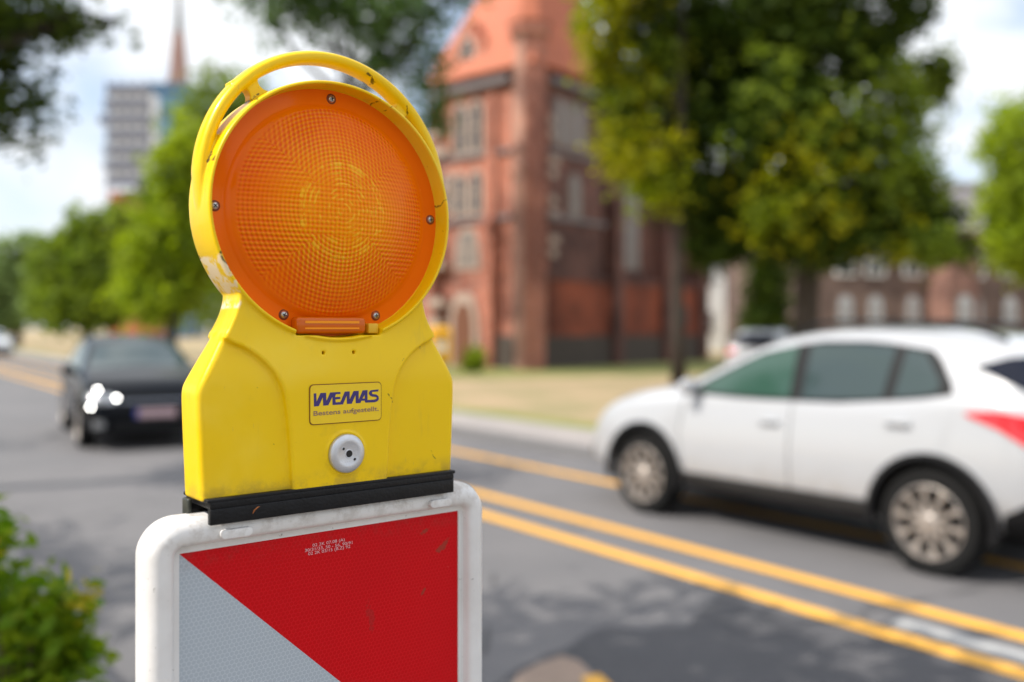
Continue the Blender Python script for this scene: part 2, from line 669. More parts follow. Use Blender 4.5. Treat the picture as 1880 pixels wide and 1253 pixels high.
# join core and panels, then open the lens recess, the hinge slot, two drain holes
bm = bmesh.new()
bm.from_mesh(body0.data)
bm.from_mesh(pan_o.data)
bm.to_mesh(body0.data)
bm.free()
bpy.data.objects.remove(pan_o)
rm = body0.modifiers.new('r', 'REMESH')
rm.mode = 'VOXEL'
rm.voxel_size = 0.0012
bake(body0)
cutters = [cyl_cutter(0.1003, -0.05, 0.0035), cyl_cutter(0.1003, 0.0125, 0.06), cyl_cutter(0.0900, -0.051, 0.061)]
for (x0, x1, y0, y1, z0, z1) in ((-.0375, .0395, -.05, .0035, 1.5945, 1.62),):
    cutters.append(MB().box(x0, x1, y0, y1, z0, z1).build('cutter', None))
for hx in (-0.0145, 0.0125):
    cutters.append(cyl_cutter(0.0016, -0.05, -0.004, hx, 1.5805, 1.0, 16))
cut(body0, cutters)

head = MB()
ringm = MB()
ringm.lathe_y([(.1008, YC - .0203), (.1026, YC - .0205), (.1034, YC - .0190), (.1038, YC - .012), (.1040, YC), (.1038, YC + .012), (.1034, YC + .0190),
              (.1026, YC + .0205), (.1008, YC + .0203), (.0998, YC + .006), (.0900, YC + .006), (.0900, YC - .0042), (.0998, YC - .0042)],
             0, ZC, 160, SU, 1.0, closed=True)
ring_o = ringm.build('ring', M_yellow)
cut(ring_o, [MB().box(-.0375, .0395, -.05, .0032, 1.5940, 1.62).build('cutter', None)])
# handle bow
rings = []
HCZ, HR = ZC + .0185, .1066
for k in range(121):
    a = R(-24) + (PI + R(48)) * k / 120
    fade = min(1.0, min(k, 120 - k) / 14.0)
    rr = HR
    ring = []
    cd = Vector((math.cos(a), 0, math.sin(a)))
    for j in range(20):
        t = 2 * PI * j / 20
        ct, st = math.cos(t), math.sin(t)
        rad = 0.0052 * math.copysign(abs(ct) ** 0.8, ct)
        dep = 0.0098 * math.copysign(abs(st) ** 0.8, st)
        p = Vector((0.0008, YC, HCZ)) + cd * (rr + rad)
        # the ends of the bow run out into the outer wall of the round head
        o_ = Vector((p.x / SU, 0, p.z - ZC))
        lo_r = .1016 + (.0004 if ct > 0 else 0)
        if o_.length < lo_r:
            o_ = o_.normalized() * lo_r
        if o_.length > .1030:
            o_ = o_.normalized() * (.1030 + (o_.length - .1030) * fade ** .7)
        ring.append((o_.x * SU, YC + dep * (.75 + .25 * fade), ZC + o_.z))
    rings.append(ring)
head.loft(rings)
for ang in (126, 54):
    a = R(ang)
    d = Vector((math.cos(a), 0, math.sin(a)))
    tn = Vector((-d.z, 0, d.x))
    c = Vector((0, YC, ZC))
    rings = []
    for (r_, w_) in ((.1018, .0115), (.1045, .0095), (.108, .0062), (.112, .0052), (.116, .0064), (.120, .0105), (.1245, .0150)):
        p = c + d * r_
        rings.append([p + tn * w_ + Vector((0, y, 0)) for y in (-.0055, .0055)] + [p - tn * w_ + Vector((0, y, 0)) for y in (.0055, -.0055)])
    head.loft(rings)
# collar round the lock
head.lathe_y([(.0140, -.0125), (.0168, -.0170), (.0176, -.0160), (.0180, -.0130), (.0140, -.0128)], .0030, 1.5005, 64, closed=True)
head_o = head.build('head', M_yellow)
bm = bmesh.new()
bm.from_mesh(body0.data)
bm.from_mesh(head_o.data)
bm.from_mesh(ring_o.data)
bm.to_mesh(body0.data)
bm.free()
bpy.data.objects.remove(head_o)
bpy.data.objects.remove(ring_o)
rm = body0.modifiers.new('r', 'REMESH')
rm.mode = 'VOXEL'
rm.voxel_size = 0.0009
sm = body0.modifiers.new('s', 'SMOOTH')
sm.factor = 0.6
sm.iterations = 3
bake(body0)
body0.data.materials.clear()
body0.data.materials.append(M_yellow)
body0.data.shade_smooth()
body0.name = 'housing'
body0.parent = lamp


# lens
def amber_mat(name, ribs):
    m, t, b = new_mat(name)
    q = NT(t)
    v = q.obj()
    sep = q.n('ShaderNodeSeparateXYZ')
    q.put(sep.inputs[0], v)
    X, Z = sep.outputs[0], q.m('SUBTRACT', sep.outputs[2], ZC)
    rr = q.m('SQRT', q.m('ADD', q.m('MULTIPLY', X, X), q.m('MULTIPLY', Z, Z)))
    ax, az = q.m('ABSOLUTE', X), q.m('ABSOLUTE', Z)
    pitch = 2 * PI / 0.0037
    ring = q.m('SINE', q.m('MULTIPLY', rr, pitch * 1.12))
    vert = q.m('SINE', q.m('MULTIPLY', X, pitch))
    hori = q.m('SINE', q.m('MULTIPLY', Z, pitch))
    top = q.m('GREATER_THAN', q.m('MULTIPLY', az, 1.15), ax)
    core = q.m('MULTIPLY', q.m('LESS_THAN', ax, 0.036), q.m('LESS_THAN', az, 0.020))
    lin = q.m('ADD', q.m('MULTIPLY', vert, top), q.m('MULTIPLY', hori, q.m('SUBTRACT', 1.0, top)))
    both = q.m('MULTIPLY', q.m('ADD', vert, hori), 0.8)
    lin = q.m('ADD', q.m('MULTIPLY', both, core), q.m('MULTIPLY', lin, q.m('SUBTRACT', 1.0, core)))
    h = q.m('ADD', lin, q.m('MULTIPLY', ring, q.m('MULTIPLY_ADD', core, -0.5, 0.75)))
    inside = q.step(rr, 0.0845, 0.081)
    h = q.m('MULTIPLY', h, inside)
    h = q.m('MULTIPLY', h, q.m('MULTIPLY_ADD', q.noise(v, 22, 3, .5), 3.0, -0.65))
    if ribs:
        hh = q.m('MULTIPLY_ADD', h, 0.24, q.m('MULTIPLY_ADD', q.noise(v, 16, 3, .6), 0.5, 0.14), clamp=True)
        mid_ = q.step(rr, 0.075, 0.030)
        colr = q.mix(hh, q.mix(mid_, (0.86, 0.088, 0.0, 1), (0.97, 0.14, 0.0, 1)), q.mix(mid_, (0.98, 0.29, 0.0, 1), (1.0, 0.46, 0.0, 1)))
        # second, smaller step lens moulded inside the middle of the disc
        inner = q.m('MULTIPLY', q.step(rr, 0.0375, 0.0355), q.step(q.m('SINE', q.m('MULTIPLY', rr, 2 * PI / 0.0041)), -0.2, 0.9))
        edge = q.m('MULTIPLY', q.step(rr, 0.0395, 0.0380), q.step(rr, 0.0345, 0.0360))
        blot_ = q.step(q.noise(v, 55, 3, .6, 2.0), .48, .60)
        colr = q.mix(q.m('MULTIPLY', q.m('MAXIMUM', inner, edge), q.m('MULTIPLY', blot_, 0.6)), colr, (1.0, 0.56, 0.02, 1))
        colr = q.mix(q.m('MULTIPLY', q.step(rr, 0.0855, 0.0875), 0.5), colr, (1.0, 0.19, 0.01, 1))
        q.put(b.inputs['Base Color'], colr)
    else:
        q.put(b.inputs['Base Color'], (0.62, 0.115, 0.0, 1))
    b.inputs['Specular IOR Level'].default_value = 0.09 if ribs else 0.35
    dirt = q.step(q.noise(v, 60, 5, 0.7), 0.62, 0.8)
    q.put(b.inputs['Roughness'], q.m('MULTIPLY_ADD', dirt, 0.3, 0.10))
    b.inputs['IOR'].default_value = 1.46
    b.inputs['Transmission Weight'].default_value = 0.07 if ribs else 0.0
    b.inputs['Coat Weight'].default_value = 0.05 if ribs else 0.12
    b.inputs['Coat Roughness'].default_value = 0.05
    h2 = q.m('ADD', h, q.m('MULTIPLY', q.noise(v, 300, 3), 0.25))
    q.put(b.inputs['Normal'], q.bump(h2 if ribs else q.noise(v, 120, 3), 0.00024 if ribs else 0.0002, 1.0))
    return m


M_amber = amber_mat('amber_lens', True)
M_amberc = amber_mat('amber_clear', False)
YL = 0.003      # flange plane of the lens
lens_prof = [(.0996, YL + .0025), (.0996, YL), (.0880, YL - .0003), (.0868, YL - .0012)]
for k in range(1, 30):
    r_ = .0868 * (1 - k / 29)
    lens_prof.append((max(r_, .00001), YL - .0025 - .0195 * (1 - (r_ / .0868) ** 2.0)))
ln = MB()
ln.lathe_y(lens_prof, 0, ZC, 160, SU, 1.0)
lens = ln.build('lens', M_amber, lamp, smooth=True, autos=50)
lb = MB()
lb.lathe_y([(r_, 2 * YC - y) for r_, y in lens_prof], 0, ZC, 96, SU, 1.0)
lb.build('lens', M_amber, lamp, smooth=True, autos=50)
# reflector dish and bulb holder that show through
M_refl = simple('amber_reflector', (1.0, 0.42, 0.03), 0.25, metal=0.35, var=0.05)
rf = MB()
prof = []
for k in range(40):
    r_ = .036 * (1 - k / 39.0)
    prof.append((max(r_, 1e-5), YL - .006 + .0012 * math.sin(k * 1.6) + .004 * (r_ / .036)))
rf.lathe_y([(.037, YL + .004)] + prof, .0, ZC, 80)
rf.build('reflector', M_refl, lamp, smooth=True)
rb = MB()
rb.lathe_y([(.0078, YL - .004), (.0078, YL - .011), (.0060, YL - .0125), (1e-5, YL - .013)], .0, ZC, 32)
rb.build('bulb', simple('bulb_plastic', (1, .75, .3), .2), lamp, smooth=True)
# hinge tab under the lens
hb = MB()
hb.box(-.0362, .0262, -.0088, .0030, 1.5957, 1.6090)
hinge = hb.build('hinge_tab', M_amberc, lamp, bevel=.0034, seg=4)
hb2 = MB()
hb2.box(-.0290, .0190, -.0093, .0010, 1.5992, 1.6006).box(-.0290, .0190, -.0093, .0010, 1.6038, 1.6058)
hb2.build('hinge_rib', simple('amber_rib', (.95, .30, .0), .3, spec=.3), lamp)
hb3 = MB()
hb3.box(.0290, .0385, -.0072, .0030, 1.5958, 1.6040)
hb3.build('latch', simple('yellow_latch', (.75, .42, .01), .45), lamp, bevel=.001)

# lens screws
M_steel = simple('steel', (.52, .50, .47), .28, metal=0.9, var=.35, scale=400)
M_black = simple('dark_recess', (.012, .011, .010), .7)
for (px_, pz_, rot) in ((0.0, ZC + .0925, 20), (-.0968, ZC - .002, 50), (.0968, ZC + .002, 10), (-.0415, ZC - .0825, 65), (.0415, ZC - .0825, 5)):
    s = MB()
    s.lathe_y([(.0028, YL - .0002), (.0028, YL - .0011), (.0021, YL - .0018), (1e-5, YL - .0021)], px_, pz_, 24)
    so = s.build('screw', M_steel, lamp, smooth=True, autos=60)
    x_ = MB()
    for e in (0, 90):
        a = R(rot + e)
        dv, tv = Vector((math.cos(a), 0, math.sin(a))), Vector((-math.sin(a), 0, math.cos(a)))
        c = Vector((px_, 0, pz_))
        x_.loft([[c + dv * su_ * .0017 + tv * sv_ * .00035 + Vector((0, y, 0)) for (su_, sv_) in ((-1, -1), (1, -1), (1, 1), (-1, 1))] for y in (YL - .0014, YL - .00225 - e * 1e-6)])
    x_.build('slot', M_black, so)
    g = MB()
    g.lathe_y([(.0028, YL - .0002), (.0042, YL - .00045), (.0042, YL + .0003)], px_, pz_, 24)
    g.build('grime_ring', simple('screw_grime', (.20, .035, .004), .6), so, smooth=True)

# lock
lk = MB()
lk.lathe_y([(.0154, -.0120), (.0154, -.0180), (.0148, -.0192), (.0120, -.0204), (.0095, -.0207), (.0093, -.0206), (1e-5, -.0206)], .0030, 1.5005, 64)
M_zinc = simple('zinc_lock', (.62, .63, .66), .42, metal=.75, var=.12, scale=120, bump=.0002)
lock = lk.build('lock', M_zinc, lamp, smooth=True, autos=60)
for (hx, hz, hr) in ((.0032, 1.5005, .0029), (-.0018, 1.5048, .0011), (.0082, 1.4958, .0011)):
    h = MB()
    h.lathe_y([(hr, -.02068), (hr * .75, -.02070), (1e-5, -.02072)], hx, hz, 20)
    h.build('keyhole', M_black, lock)
    h = MB()
    h.lathe_y([(hr * 1.25, -.0206), (hr * 1.12, -.02108), (hr * .98, -.0207)], hx, hz, 20)
    h.build('keyhole_rim', M_zinc, lock, smooth=True)

# badge: raised rounded plate with a dark joint round it
YB = -.0158


def rrect(cx_, cz_, hw, hh, r_, n=6):
    out = []
    for (sx, sz, a0) in ((1, 1, 0), (-1, 1, 90), (-1, -1, 180), (1, -1, 270)):
        for k in range(n + 1):
            a = R(a0 + 90 * k / n)
            out.append((cx_ + sx * (hw - r_) + r_ * math.cos(a), cz_ + sz * (hh - r_) + r_ * math.sin(a)))
    return out


bx_, bz_ = .0035, 1.5405
MB().poly(rrect(bx_, bz_, .0324, .0158, .0034), lambda x, z: (x, YB + .0001, z), (0, .002, 0)).build('badge_joint', simple('badge_joint', (.22, .085, .006), .7, var=.4, scale=200), lamp)
badge = MB().poly(rrect(bx_, bz_, .0317, .0151, .0030), lambda x, z: (x, YB - .0003, z), (0, .002, 0)).build('badge', simple('badge_yellow', (.86, .585, .008), .33, var=.05, scale=60), lamp)


def T(cx_, cy_):
    """crop pixel of the badge to board plane coordinates"""
    px, py = 560 + cx_ / 11.75, 690 + cy_ / 11.75
    k = (px - CX) / F_PX
    a = -(YB - .0005)
    nx, ny = math.sin(TH), -math.cos(TH)
    x0, y0 = P0.x + nx * a, P0.y + ny * a
    u = (k * y0 - x0) / (UX.x - k * UX.y)
    return u - UC, CAM_H - (py - CY) / F_PX * (y0 + UX.y * u)


logo = [
    [(188, 386), (243, 380), (252, 560), (335, 376), (455, 370), (464, 545), (545, 364), (640, 360), (505, 640), (395, 650), (385, 470), (300, 657), (195, 668)],
    [(545, 364), (765, 352), (768, 395), (665, 403), (650, 465), (765, 458), (765, 505), (655, 515), (665, 578), (765, 570), (820, 622), (595, 635), (590, 450)],
    [(765, 571), (860, 345), (965, 340), (965, 510), (1050, 333), (1160, 328), (1160, 520), (1195, 590), (1095, 598), (1090, 420), (1010, 606), (905, 612), (900, 430), (820, 622)],
    [(1195, 590), (1160, 520), (1245, 318), (1300, 315), (1296, 400), (1240, 500)],
    [(1240, 497), (1292, 494), (1292, 540), (1215, 545)],
    [(1290, 316), (1350, 312), (1350, 526), (1300, 584), (1290, 540)],
    [(1300, 584), (1350, 527), (1500, 518), (1540, 500), (1548, 475), (1530, 462), (1450, 455), (1400, 430), (1377, 390), (1387, 345), (1422, 315),
     (1590, 297), (1580, 342), (1455, 352), (1442, 375), (1462, 400), (1545, 408), (1588, 450), (1595, 510), (1560, 555), (1500, 575)]]
M_ink = simple('blue_ink', (.035, .022, .16), .4, var=.15, scale=200)
lg = MB()
for k, pl in enumerate(logo):
    pts = [T(*p) for p in pl]
    lg.poly(pts, lambda x, z, k=k: (x, YB - .00042 - k * 4e-6, z))
lg.build('badge_logo', M_ink, badge, fix=False)


def text_mesh(name, body, size, mat, parent, x0, z0, y, width=None, rot=0.0, bold=0.0):
    cu = bpy.data.curves.new(name, 'FONT')
    cu.body = body
    cu.size = size
    cu.offset = bold
    tmp = bpy.data.objects.new(name, cu)
    COL.objects.link(tmp)
    dg = bpy.context.evaluated_depsgraph_get()
    me = bpy.data.meshes.new_from_object(tmp.evaluated_get(dg))
    bpy.data.objects.remove(tmp)
    xs = [v.co.x for v in me.vertices]
    w = max(xs) - min(xs)
    sx = width / w if width else 1.0
    c, s = math.cos(rot), math.sin(rot)
    for v in me.vertices:
        x, z = (v.co.x - min(xs)) * sx, v.co.y
        v.co = Vector((x0 + x * c - z * s, y, z0 + x * s + z * c))
    me.materials.clear()
    me.materials.append(mat)
    o = bpy.data.objects.new(name, me)
    COL.objects.link(o)
    o.parent = parent
    return o


M_tag = simple('grey_ink', (.30, .17, .11), .5, var=.2, scale=300)
tx0, tz0 = T(185, 868)
tx1, tz1 = T(1590, 755)
text_mesh('badge_slogan', 'Bestens aufgestellt.', .0052, M_tag, badge, tx0, tz0, YB - .0005, tx1 - tx0, math.atan2(tz1 - tz0, tx1 - tx0), .00008)

# black base that straddles the board
M_rub = simple('black_plastic', (.010, .010, .011), .45, var=.6, scale=70, bump=.0006, spec=.22)
bb = MB()
bb.box(-.1075, .1090, -.0160, .0320, 1.4690, 1.4745)
bb.box(-.1075, .1090, -.0160, -.0108, 1.4575, 1.4692)
bb.box(-.1075, .1090, .0268, .0320, 1.4575, 1.4692)
bb.box(-.1096, .1106, -.0161, .0322, 1.4737, 1.4765)
base_o = bb.build('base', M_rub, lamp, bevel=.0009)
lt = MB()
lt.box(-.1135, -.1100, .0120, .0240, 1.4610, 1.4735)
lt.build('latch', simple('green_black_plastic', (.030, .034, .028), .4), lamp, bevel=.0012)
# dried leaf stalk stuck on the base
st = MB()
st.tube([(-.0765, -.0188, 1.4630), (-.0752, -.0190, 1.4655), (-.0728, -.0190, 1.4672), (-.0712, -.0188, 1.4677)], [.0003, .0004, .0004, .0002], 6)
tag(st.build('leaf_stalk', simple('dry_stalk', (.45, .14, .03), .6), smooth=True), 'tiny dry orange leaf stalk stuck to the front of the black lamp base', 'leaf stalk')
bpy.data.objects['leaf_stalk'].location = (BASE.x, BASE.y, 0)
bpy.data.objects['leaf_stalk'].rotation_euler = (0, 0, TH)


# ------------------------------------------------------------------ board
def frame_mat():
    m, t, b = new_mat('white_frame_plastic')
    q = NT(t)
    v = q.obj()
    base = q.mix(q.noise(v, 14, 4), (0.74, 0.725, 0.71, 1), (0.80, 0.79, 0.78, 1))
    sep = q.n('ShaderNodeSeparateXYZ')
    q.put(sep.inputs[0], v)
    upper = q.step(sep.outputs[2], 1.430, 1.462)
    gr_ = q.m('MULTIPLY', q.step(q.noise(v, 70, 6, 0.75), 0.44, 0.66), upper)
    base = q.mix(q.m('MULTIPLY', gr_, 0.55), base, (0.33, 0.27, 0.22, 1))
    sp = q.step(q.noise(v, 190, 3, 0.6), 0.705, 0.74)
    base = q.mix(q.m('MULTIPLY', sp, q.m('MULTIPLY_ADD', upper, 0.5, 0.45)), base, (0.10, 0.075, 0.06, 1))
    st_ = q.step(q.noise(q.scl(v, (1, 1, 3.2)), 60, 4, 0.6), 0.715, 0.735)
    base = q.mix(q.m('MULTIPLY', st_, 0.85), base, (0.05, 0.04, 0.04, 1))
    film = q.step(q.noise(v, 9, 5, .65), .42, .72)
    base = q.mix(q.m('MULTIPLY', film, .28), base, (.46, .41, .37, 1))
    q.put(b.inputs['Base Color'], base)
    b.inputs['Roughness'].default_value = 0.38
    q.put(b.inputs['Normal'], q.bump(q.noise(v, 60, 3), 0.0005))
    return m


ZT, ZB, HWB = 1.4374, 0.47, 0.1245      # plate top, plate bottom, plate half width
board = thing('warning_board', 'red and white striped warning board in a white frame, upright below the yellow lamp',
              'warning board', (BASE.x, BASE.y, BZ), TH)


def low(o):
    """children of the board keep world heights: shift them below the empty"""
    for v in o.data.vertices:
        v.co.z -= BZ
    return o


# the materials read object coordinates, so shift them back by mapping: frame and plate are built with world heights
def frame_path():
    rc = 0.008
    pts = []
    for (sx, sz, a0, zc) in ((1, 1, 0, ZT), (-1, 1, 90, ZT), (-1, -1, 180, ZB), (1, -1, 270, ZB)):
        for k in range(13):
            a = R(a0 + 90 * k / 12)
            pts.append((sx, sz, math.cos(a), math.sin(a)))
    return pts


sec = [(0.0, -.0012), (.0045, -.0012), (.0055, -.0040), (.0072, -.0075), (.0110, -.0096), (.0160, -.0104), (.0215, -.0096), (.0262, -.0065), (.0292, -.0005), (.0300, .008),
       (.0292, .0165), (.0262, .0225), (.0215, .0256), (.0160, .0264), (.0110, .0256), (.0072, .0235), (.0055, .0200), (.0045, .0172), (.0, .0172)]
M_frame = frame_mat()
fr = MB()
rings = []
for (sx, sz, ca, sa) in frame_path():
    ring = []
    for (s_, y_) in sec:
        s_ = s_ * .86 if s_ > .006 else s_
        rc = 0.0012
        bxp = sx * (HWB - rc)
        bzp = (ZT - rc) if sz > 0 else (ZB + rc)
        ring.append((bxp + (rc + s_) * ca, y_, bzp + (rc + s_) * sa))
    rings.append(ring)
n_ = len(sec)
kk = len(fr.v)
for r_ in rings:
    fr.v += [Vector(p) for p in r_]
for i in range(len(rings)):
    for j in range(n_):
        a0, a1 = i * n_ + j, i * n_ + (j + 1) % n_
        b0, b1 = ((i + 1) % len(rings)) * n_ + j, ((i + 1) % len(rings)) * n_ + (j + 1) % n_
        fr.f.append((a0, a1, b1, b0))
frame = fr.build('frame', M_frame, board, smooth=True, autos=60)
frame.location.z = -BZ
for (lx0, lx1) in ((-.0985, -.0745), (.0860, .1080)):
    lug = MB()
    for dy in (0,):
        pts = rrect((lx0 + lx1) / 2, 1.4492, (lx1 - lx0) / 2, .0032, .0031)
        lug.poly(pts, lambda x, z: (x, -.0142, z), (0, .008, 0))
    lo_ = lug.build('lug', M_frame, board, bevel=.001)
    lo_.location.z = -BZ


def sheet_mat():
    m, t, b = new_mat('retroreflective_sheet')
    q = NT(t)
    v = q.obj()
    sep = q.n('ShaderNodeSeparateXYZ')
    q.put(sep.inputs[0], v)
    X, Z = sep.outputs[0], sep.outputs[2]
    # 45 degree stripes counted from the top left corner
    d = q.m('ADD', q.m('SUBTRACT', q.m('ADD', X, HWB), q.m('MULTIPLY', q.m('SUBTRACT', ZT, Z), 1.055)), 10 * .25 * 2)
    ph = q.m('MODULO', d, 0.5)
    red = q.m('LESS_THAN', ph, 0.25)
    # hexagonal cells
    s = 0.0036

    def hexd(ox, oz):
        hx = q.m('SUBTRACT', q.m('FLOORED_MODULO', q.m('ADD', X, ox + 5 * s), s), s / 2)
        hz = q.m('SUBTRACT', q.m('FLOORED_MODULO', q.m('ADD', Z, oz), s * 1.7320508), s * .8660254)
        ax, az = q.m('ABSOLUTE', hx), q.m('ABSOLUTE', hz)
        return q.m('MAXIMUM', ax, q.m('ADD', q.m('MULTIPLY', ax, .5), q.m('MULTIPLY', az, .8660254)))
    hd = q.m('MINIMUM', hexd(0, 0), hexd(s / 2, s * .8660254))
    wall = q.step(hd, s * .40, s * .49)
    n1 = q.noise(v, 12, 4)
    whitec = q.mix(wall, (0.41, 0.46, 0.51, 1), (0.56, 0.60, 0.64, 1))
    redc = q.mix(wall, (0.60, 0.0, 0.003, 1), (0.74, 0.004, 0.012, 1))
    redc = q.mix(q.m('MULTIPLY', n1, 0.35), redc, (0.42, 0.0, 0.004, 1))
    base = q.mix(red, whitec, redc)
    # rubbed brown marks near the upper right
    def blot(cx_, cz_, rx, rz, ang, lo, hi, sc):
        ca, sa = math.cos(ang), math.sin(ang)
        dx, dz = q.m('SUBTRACT', X, cx_), q.m('SUBTRACT', Z, cz_)
        a = q.m('DIVIDE', q.m('ADD', q.m('MULTIPLY', dx, ca), q.m('MULTIPLY', dz, sa)), rx)
        bb_ = q.m('DIVIDE', q.m('SUBTRACT', q.m('MULTIPLY', dz, ca), q.m('MULTIPLY', dx, sa)), rz)
        e = q.m('SQRT', q.m('ADD', q.m('MULTIPLY', a, a), q.m('MULTIPLY', bb_, bb_)))
        return q.step(q.m('ADD', q.m('MULTIPLY', q.step(e, 1.0, 0.0), .55), q.noise(v, sc, 5, .7)), lo, hi)
    k = blot(.108, 1.408, .022, .0065, R(38), .84, .90, 150)
    k2 = blot(.088, 1.372, .010, .003, R(50), .86, .92, 150)
    k3 = blot(.035, 1.36, .010, .035, R(12), .86, .98, 170)
    k4 = blot(.090, 1.424, .014, .005, R(25), .86, .93, 180)
    base = q.mix(q.m('MULTIPLY', q.m('MAXIMUM', q.m('MAXIMUM', k, k2), k4), 0.62), base, (0.22, 0.055, 0.03, 1))
    base = q.mix(q.m('MULTIPLY', k3, 0.35), base, (0.24, 0.03, 0.025, 1))
    topd = q.m('MULTIPLY', q.step(Z, 1.418, 1.4374), q.step(q.noise(v, 90, 5, .7), .45, .7))
    base = q.mix(q.m('MULTIPLY', topd, 0.35), base, (0.25, 0.05, 0.04, 1))
    sp = q.step(q.noise(v, 240, 2, .5), .76, .80)
    base = q.mix(q.m('MULTIPLY', sp, .5), base, (.45, .25, .22, 1))
    q.put(b.inputs['Base Color'], base)
    q.put(b.inputs['Roughness'], q.m('MULTIPLY_ADD', n1, .2, .32))
    b.inputs['Specular IOR Level'].default_value = 0.18
    q.put(b.inputs['Normal'], q.bump(q.m('SUBTRACT', 1.0, wall), .00010))
    return m


pl = MB().box(-HWB - .001, HWB + .001, 0, .016, ZB - .001, ZT + .001).build('striped_plate', sheet_mat(), board)
pl.location.z = -BZ
M_wtext = simple('white_ink', (.72, .45, .48), .5)
tl = ((.1015, 1.42985, .0245, '02 2K 07,08 (A)', .006), (.1015, 1.42985, .0, '', 0))


def PT(px, py, a=.0006):
    k = (px - CX) / F_PX
    nx, ny = math.sin(TH), -math.cos(TH)
    x0, y0 = P0.x + nx * a, P0.y + ny * a
    u = (k * y0 - x0) / (UX.x - k * UX.y)
    return u - UC, CAM_H - (py - CY) / F_PX * (y0 + UX.y * u)


for (body, pa, pb) in (('02 2K 07,08 (A)', (574, 1004.5), (633, 993.5)), ('30/31/33, 50 - 56, 90/91', (560, 1014), (647, 999)), ('02 2K 03/15 (B,Z) 92', (566, 1020), (643, 1006))):
    a, b_ = PT(*pa), PT(*pb)
    to = text_mesh('approval_text', body, .0034, M_wtext, pl, a[0], a[1], -.0005, b_[0] - a[0], math.atan2(b_[1] - a[1], b_[0] - a[0]), .0)
# stake and foot
sk = MB().box(-.03, .03, -.012, .028, .02, ZB - BZ - .028)
sk.build('stake', simple('stake_grey', (.35, .36, .36), .5), board, bevel=.004)
ft = MB()
ft.loft([[(sx * w, YC + sy * d, z) for (sx, sy) in ((-1, -1), (1, -1), (1, 1), (-1, 1))] for (w, d, z) in ((.20, .40, 0), (.20, .40, .06), (.17, .36, .11))])
ft.build('foot', simple('recycled_foot', (.03, .03, .03), .85, bump=.002), board, bevel=.012)

# ------------------------------------------------------------------ buildings
def brick_mat(name, c1, c2, mortar, w=.5):
    m, t, b = new_mat(name)
    q = NT(t)
    v = q.obj()
    sep = q.n('ShaderNodeSeparateXYZ')
    q.put(sep.inputs[0], v)
    cmb = q.n('ShaderNodeCombineXYZ')
    q.put(cmb.inputs[0], q.m('ADD', sep.outputs[0], sep.outputs[1]))
    q.put(cmb.inputs[1], sep.outputs[2])
    br = q.n('ShaderNodeTexBrick')
    q.put(br.inputs['Vector'], cmb.outputs[0])
    br.inputs['Scale'].default_value = 1.0
    br.inputs['Brick Width'].default_value = .25
    br.inputs['Row Height'].default_value = .077
    br.inputs['Mortar Size'].default_value = .008
    br.inputs['Color1'].default_value = c4(c1)
    br.inputs['Color2'].default_value = c4(c2)
    br.inputs['Mortar'].default_value = c4(mortar)
    n_ = q.noise(v, w, 6, .65)
    dk = q.mix(q.step(n_, .35, .65), (.55, .53, .55, 1), (1.3, 1.3, 1.28, 1))
    mu = q.n('ShaderNodeMix', data_type='RGBA', blend_type='MULTIPLY')
    mu.inputs[0].default_value = 1
    q.put(mu.inputs[6], br.outputs['Color'])
    q.put(mu.inputs[7], dk)
    q.put(b.inputs['Base Color'], mu.outputs[2])
    b.inputs['Roughness'].default_value = .85
    return m


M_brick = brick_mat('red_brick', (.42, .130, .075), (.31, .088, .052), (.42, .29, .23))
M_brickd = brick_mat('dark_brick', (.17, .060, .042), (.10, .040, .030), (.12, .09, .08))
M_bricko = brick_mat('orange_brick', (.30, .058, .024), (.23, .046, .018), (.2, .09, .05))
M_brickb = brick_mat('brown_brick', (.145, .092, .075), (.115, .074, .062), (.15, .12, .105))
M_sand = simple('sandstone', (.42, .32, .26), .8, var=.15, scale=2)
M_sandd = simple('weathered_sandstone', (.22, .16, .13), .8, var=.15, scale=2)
M_base = simple('dark_stone', (.075, .058, .048), .9, var=.35, scale=1.5)
M_tile = simple('roof_tile', (.46, .135, .065), .7, var=.25, scale=2)
M_slate = simple('grey_roof', (.16, .145, .15), .7, var=.2, scale=1.5)
M_glassd = simple('old_glass', (.035, .04, .045), .08, var=.2)
M_glassp = simple('leaded_glass', (.20, .17, .15), .3, var=.25, scale=3)
M_white = simple('white_paint', (.80, .80, .78), .5, var=.08)
M_curtain = simple('curtained_glass', (.40, .42, .44), .2, var=.3, scale=1.5)
M_iron = simple('dark_metal', (.03, .03, .03), .5)


class Wall:
    """places boxes on a vertical facade: origin, along-direction, outward normal"""

    def __init__(s, o, a, nrm):
        s.o, s.a, s.n = Vector(o), Vector(a).normalized(), Vector(nrm).normalized()

    def box(s, mb, x0, x1, z0, z1, d0, d1):
        vs = []
        for z in (z0, z1):
            for d in (d0, d1):
                for x in (x0, x1):
                    p = s.o + s.a * x + s.n * d
                    vs.append((p.x, p.y, s.o.z + z))
        return mb.add(vs, [(0, 2, 3, 1), (4, 5, 7, 6), (0, 1, 5, 4), (2, 6, 7, 3), (0, 4, 6, 2), (1, 3, 7, 5)])

    def shape(s, mb, pts, d0, d1):
        n = Vector(s.n) * (d0 - d1)
        return mb.poly(pts, lambda x, z: tuple(s.o + s.a * x + s.n * d1 + Vector((0, 0, z))), tuple(n))


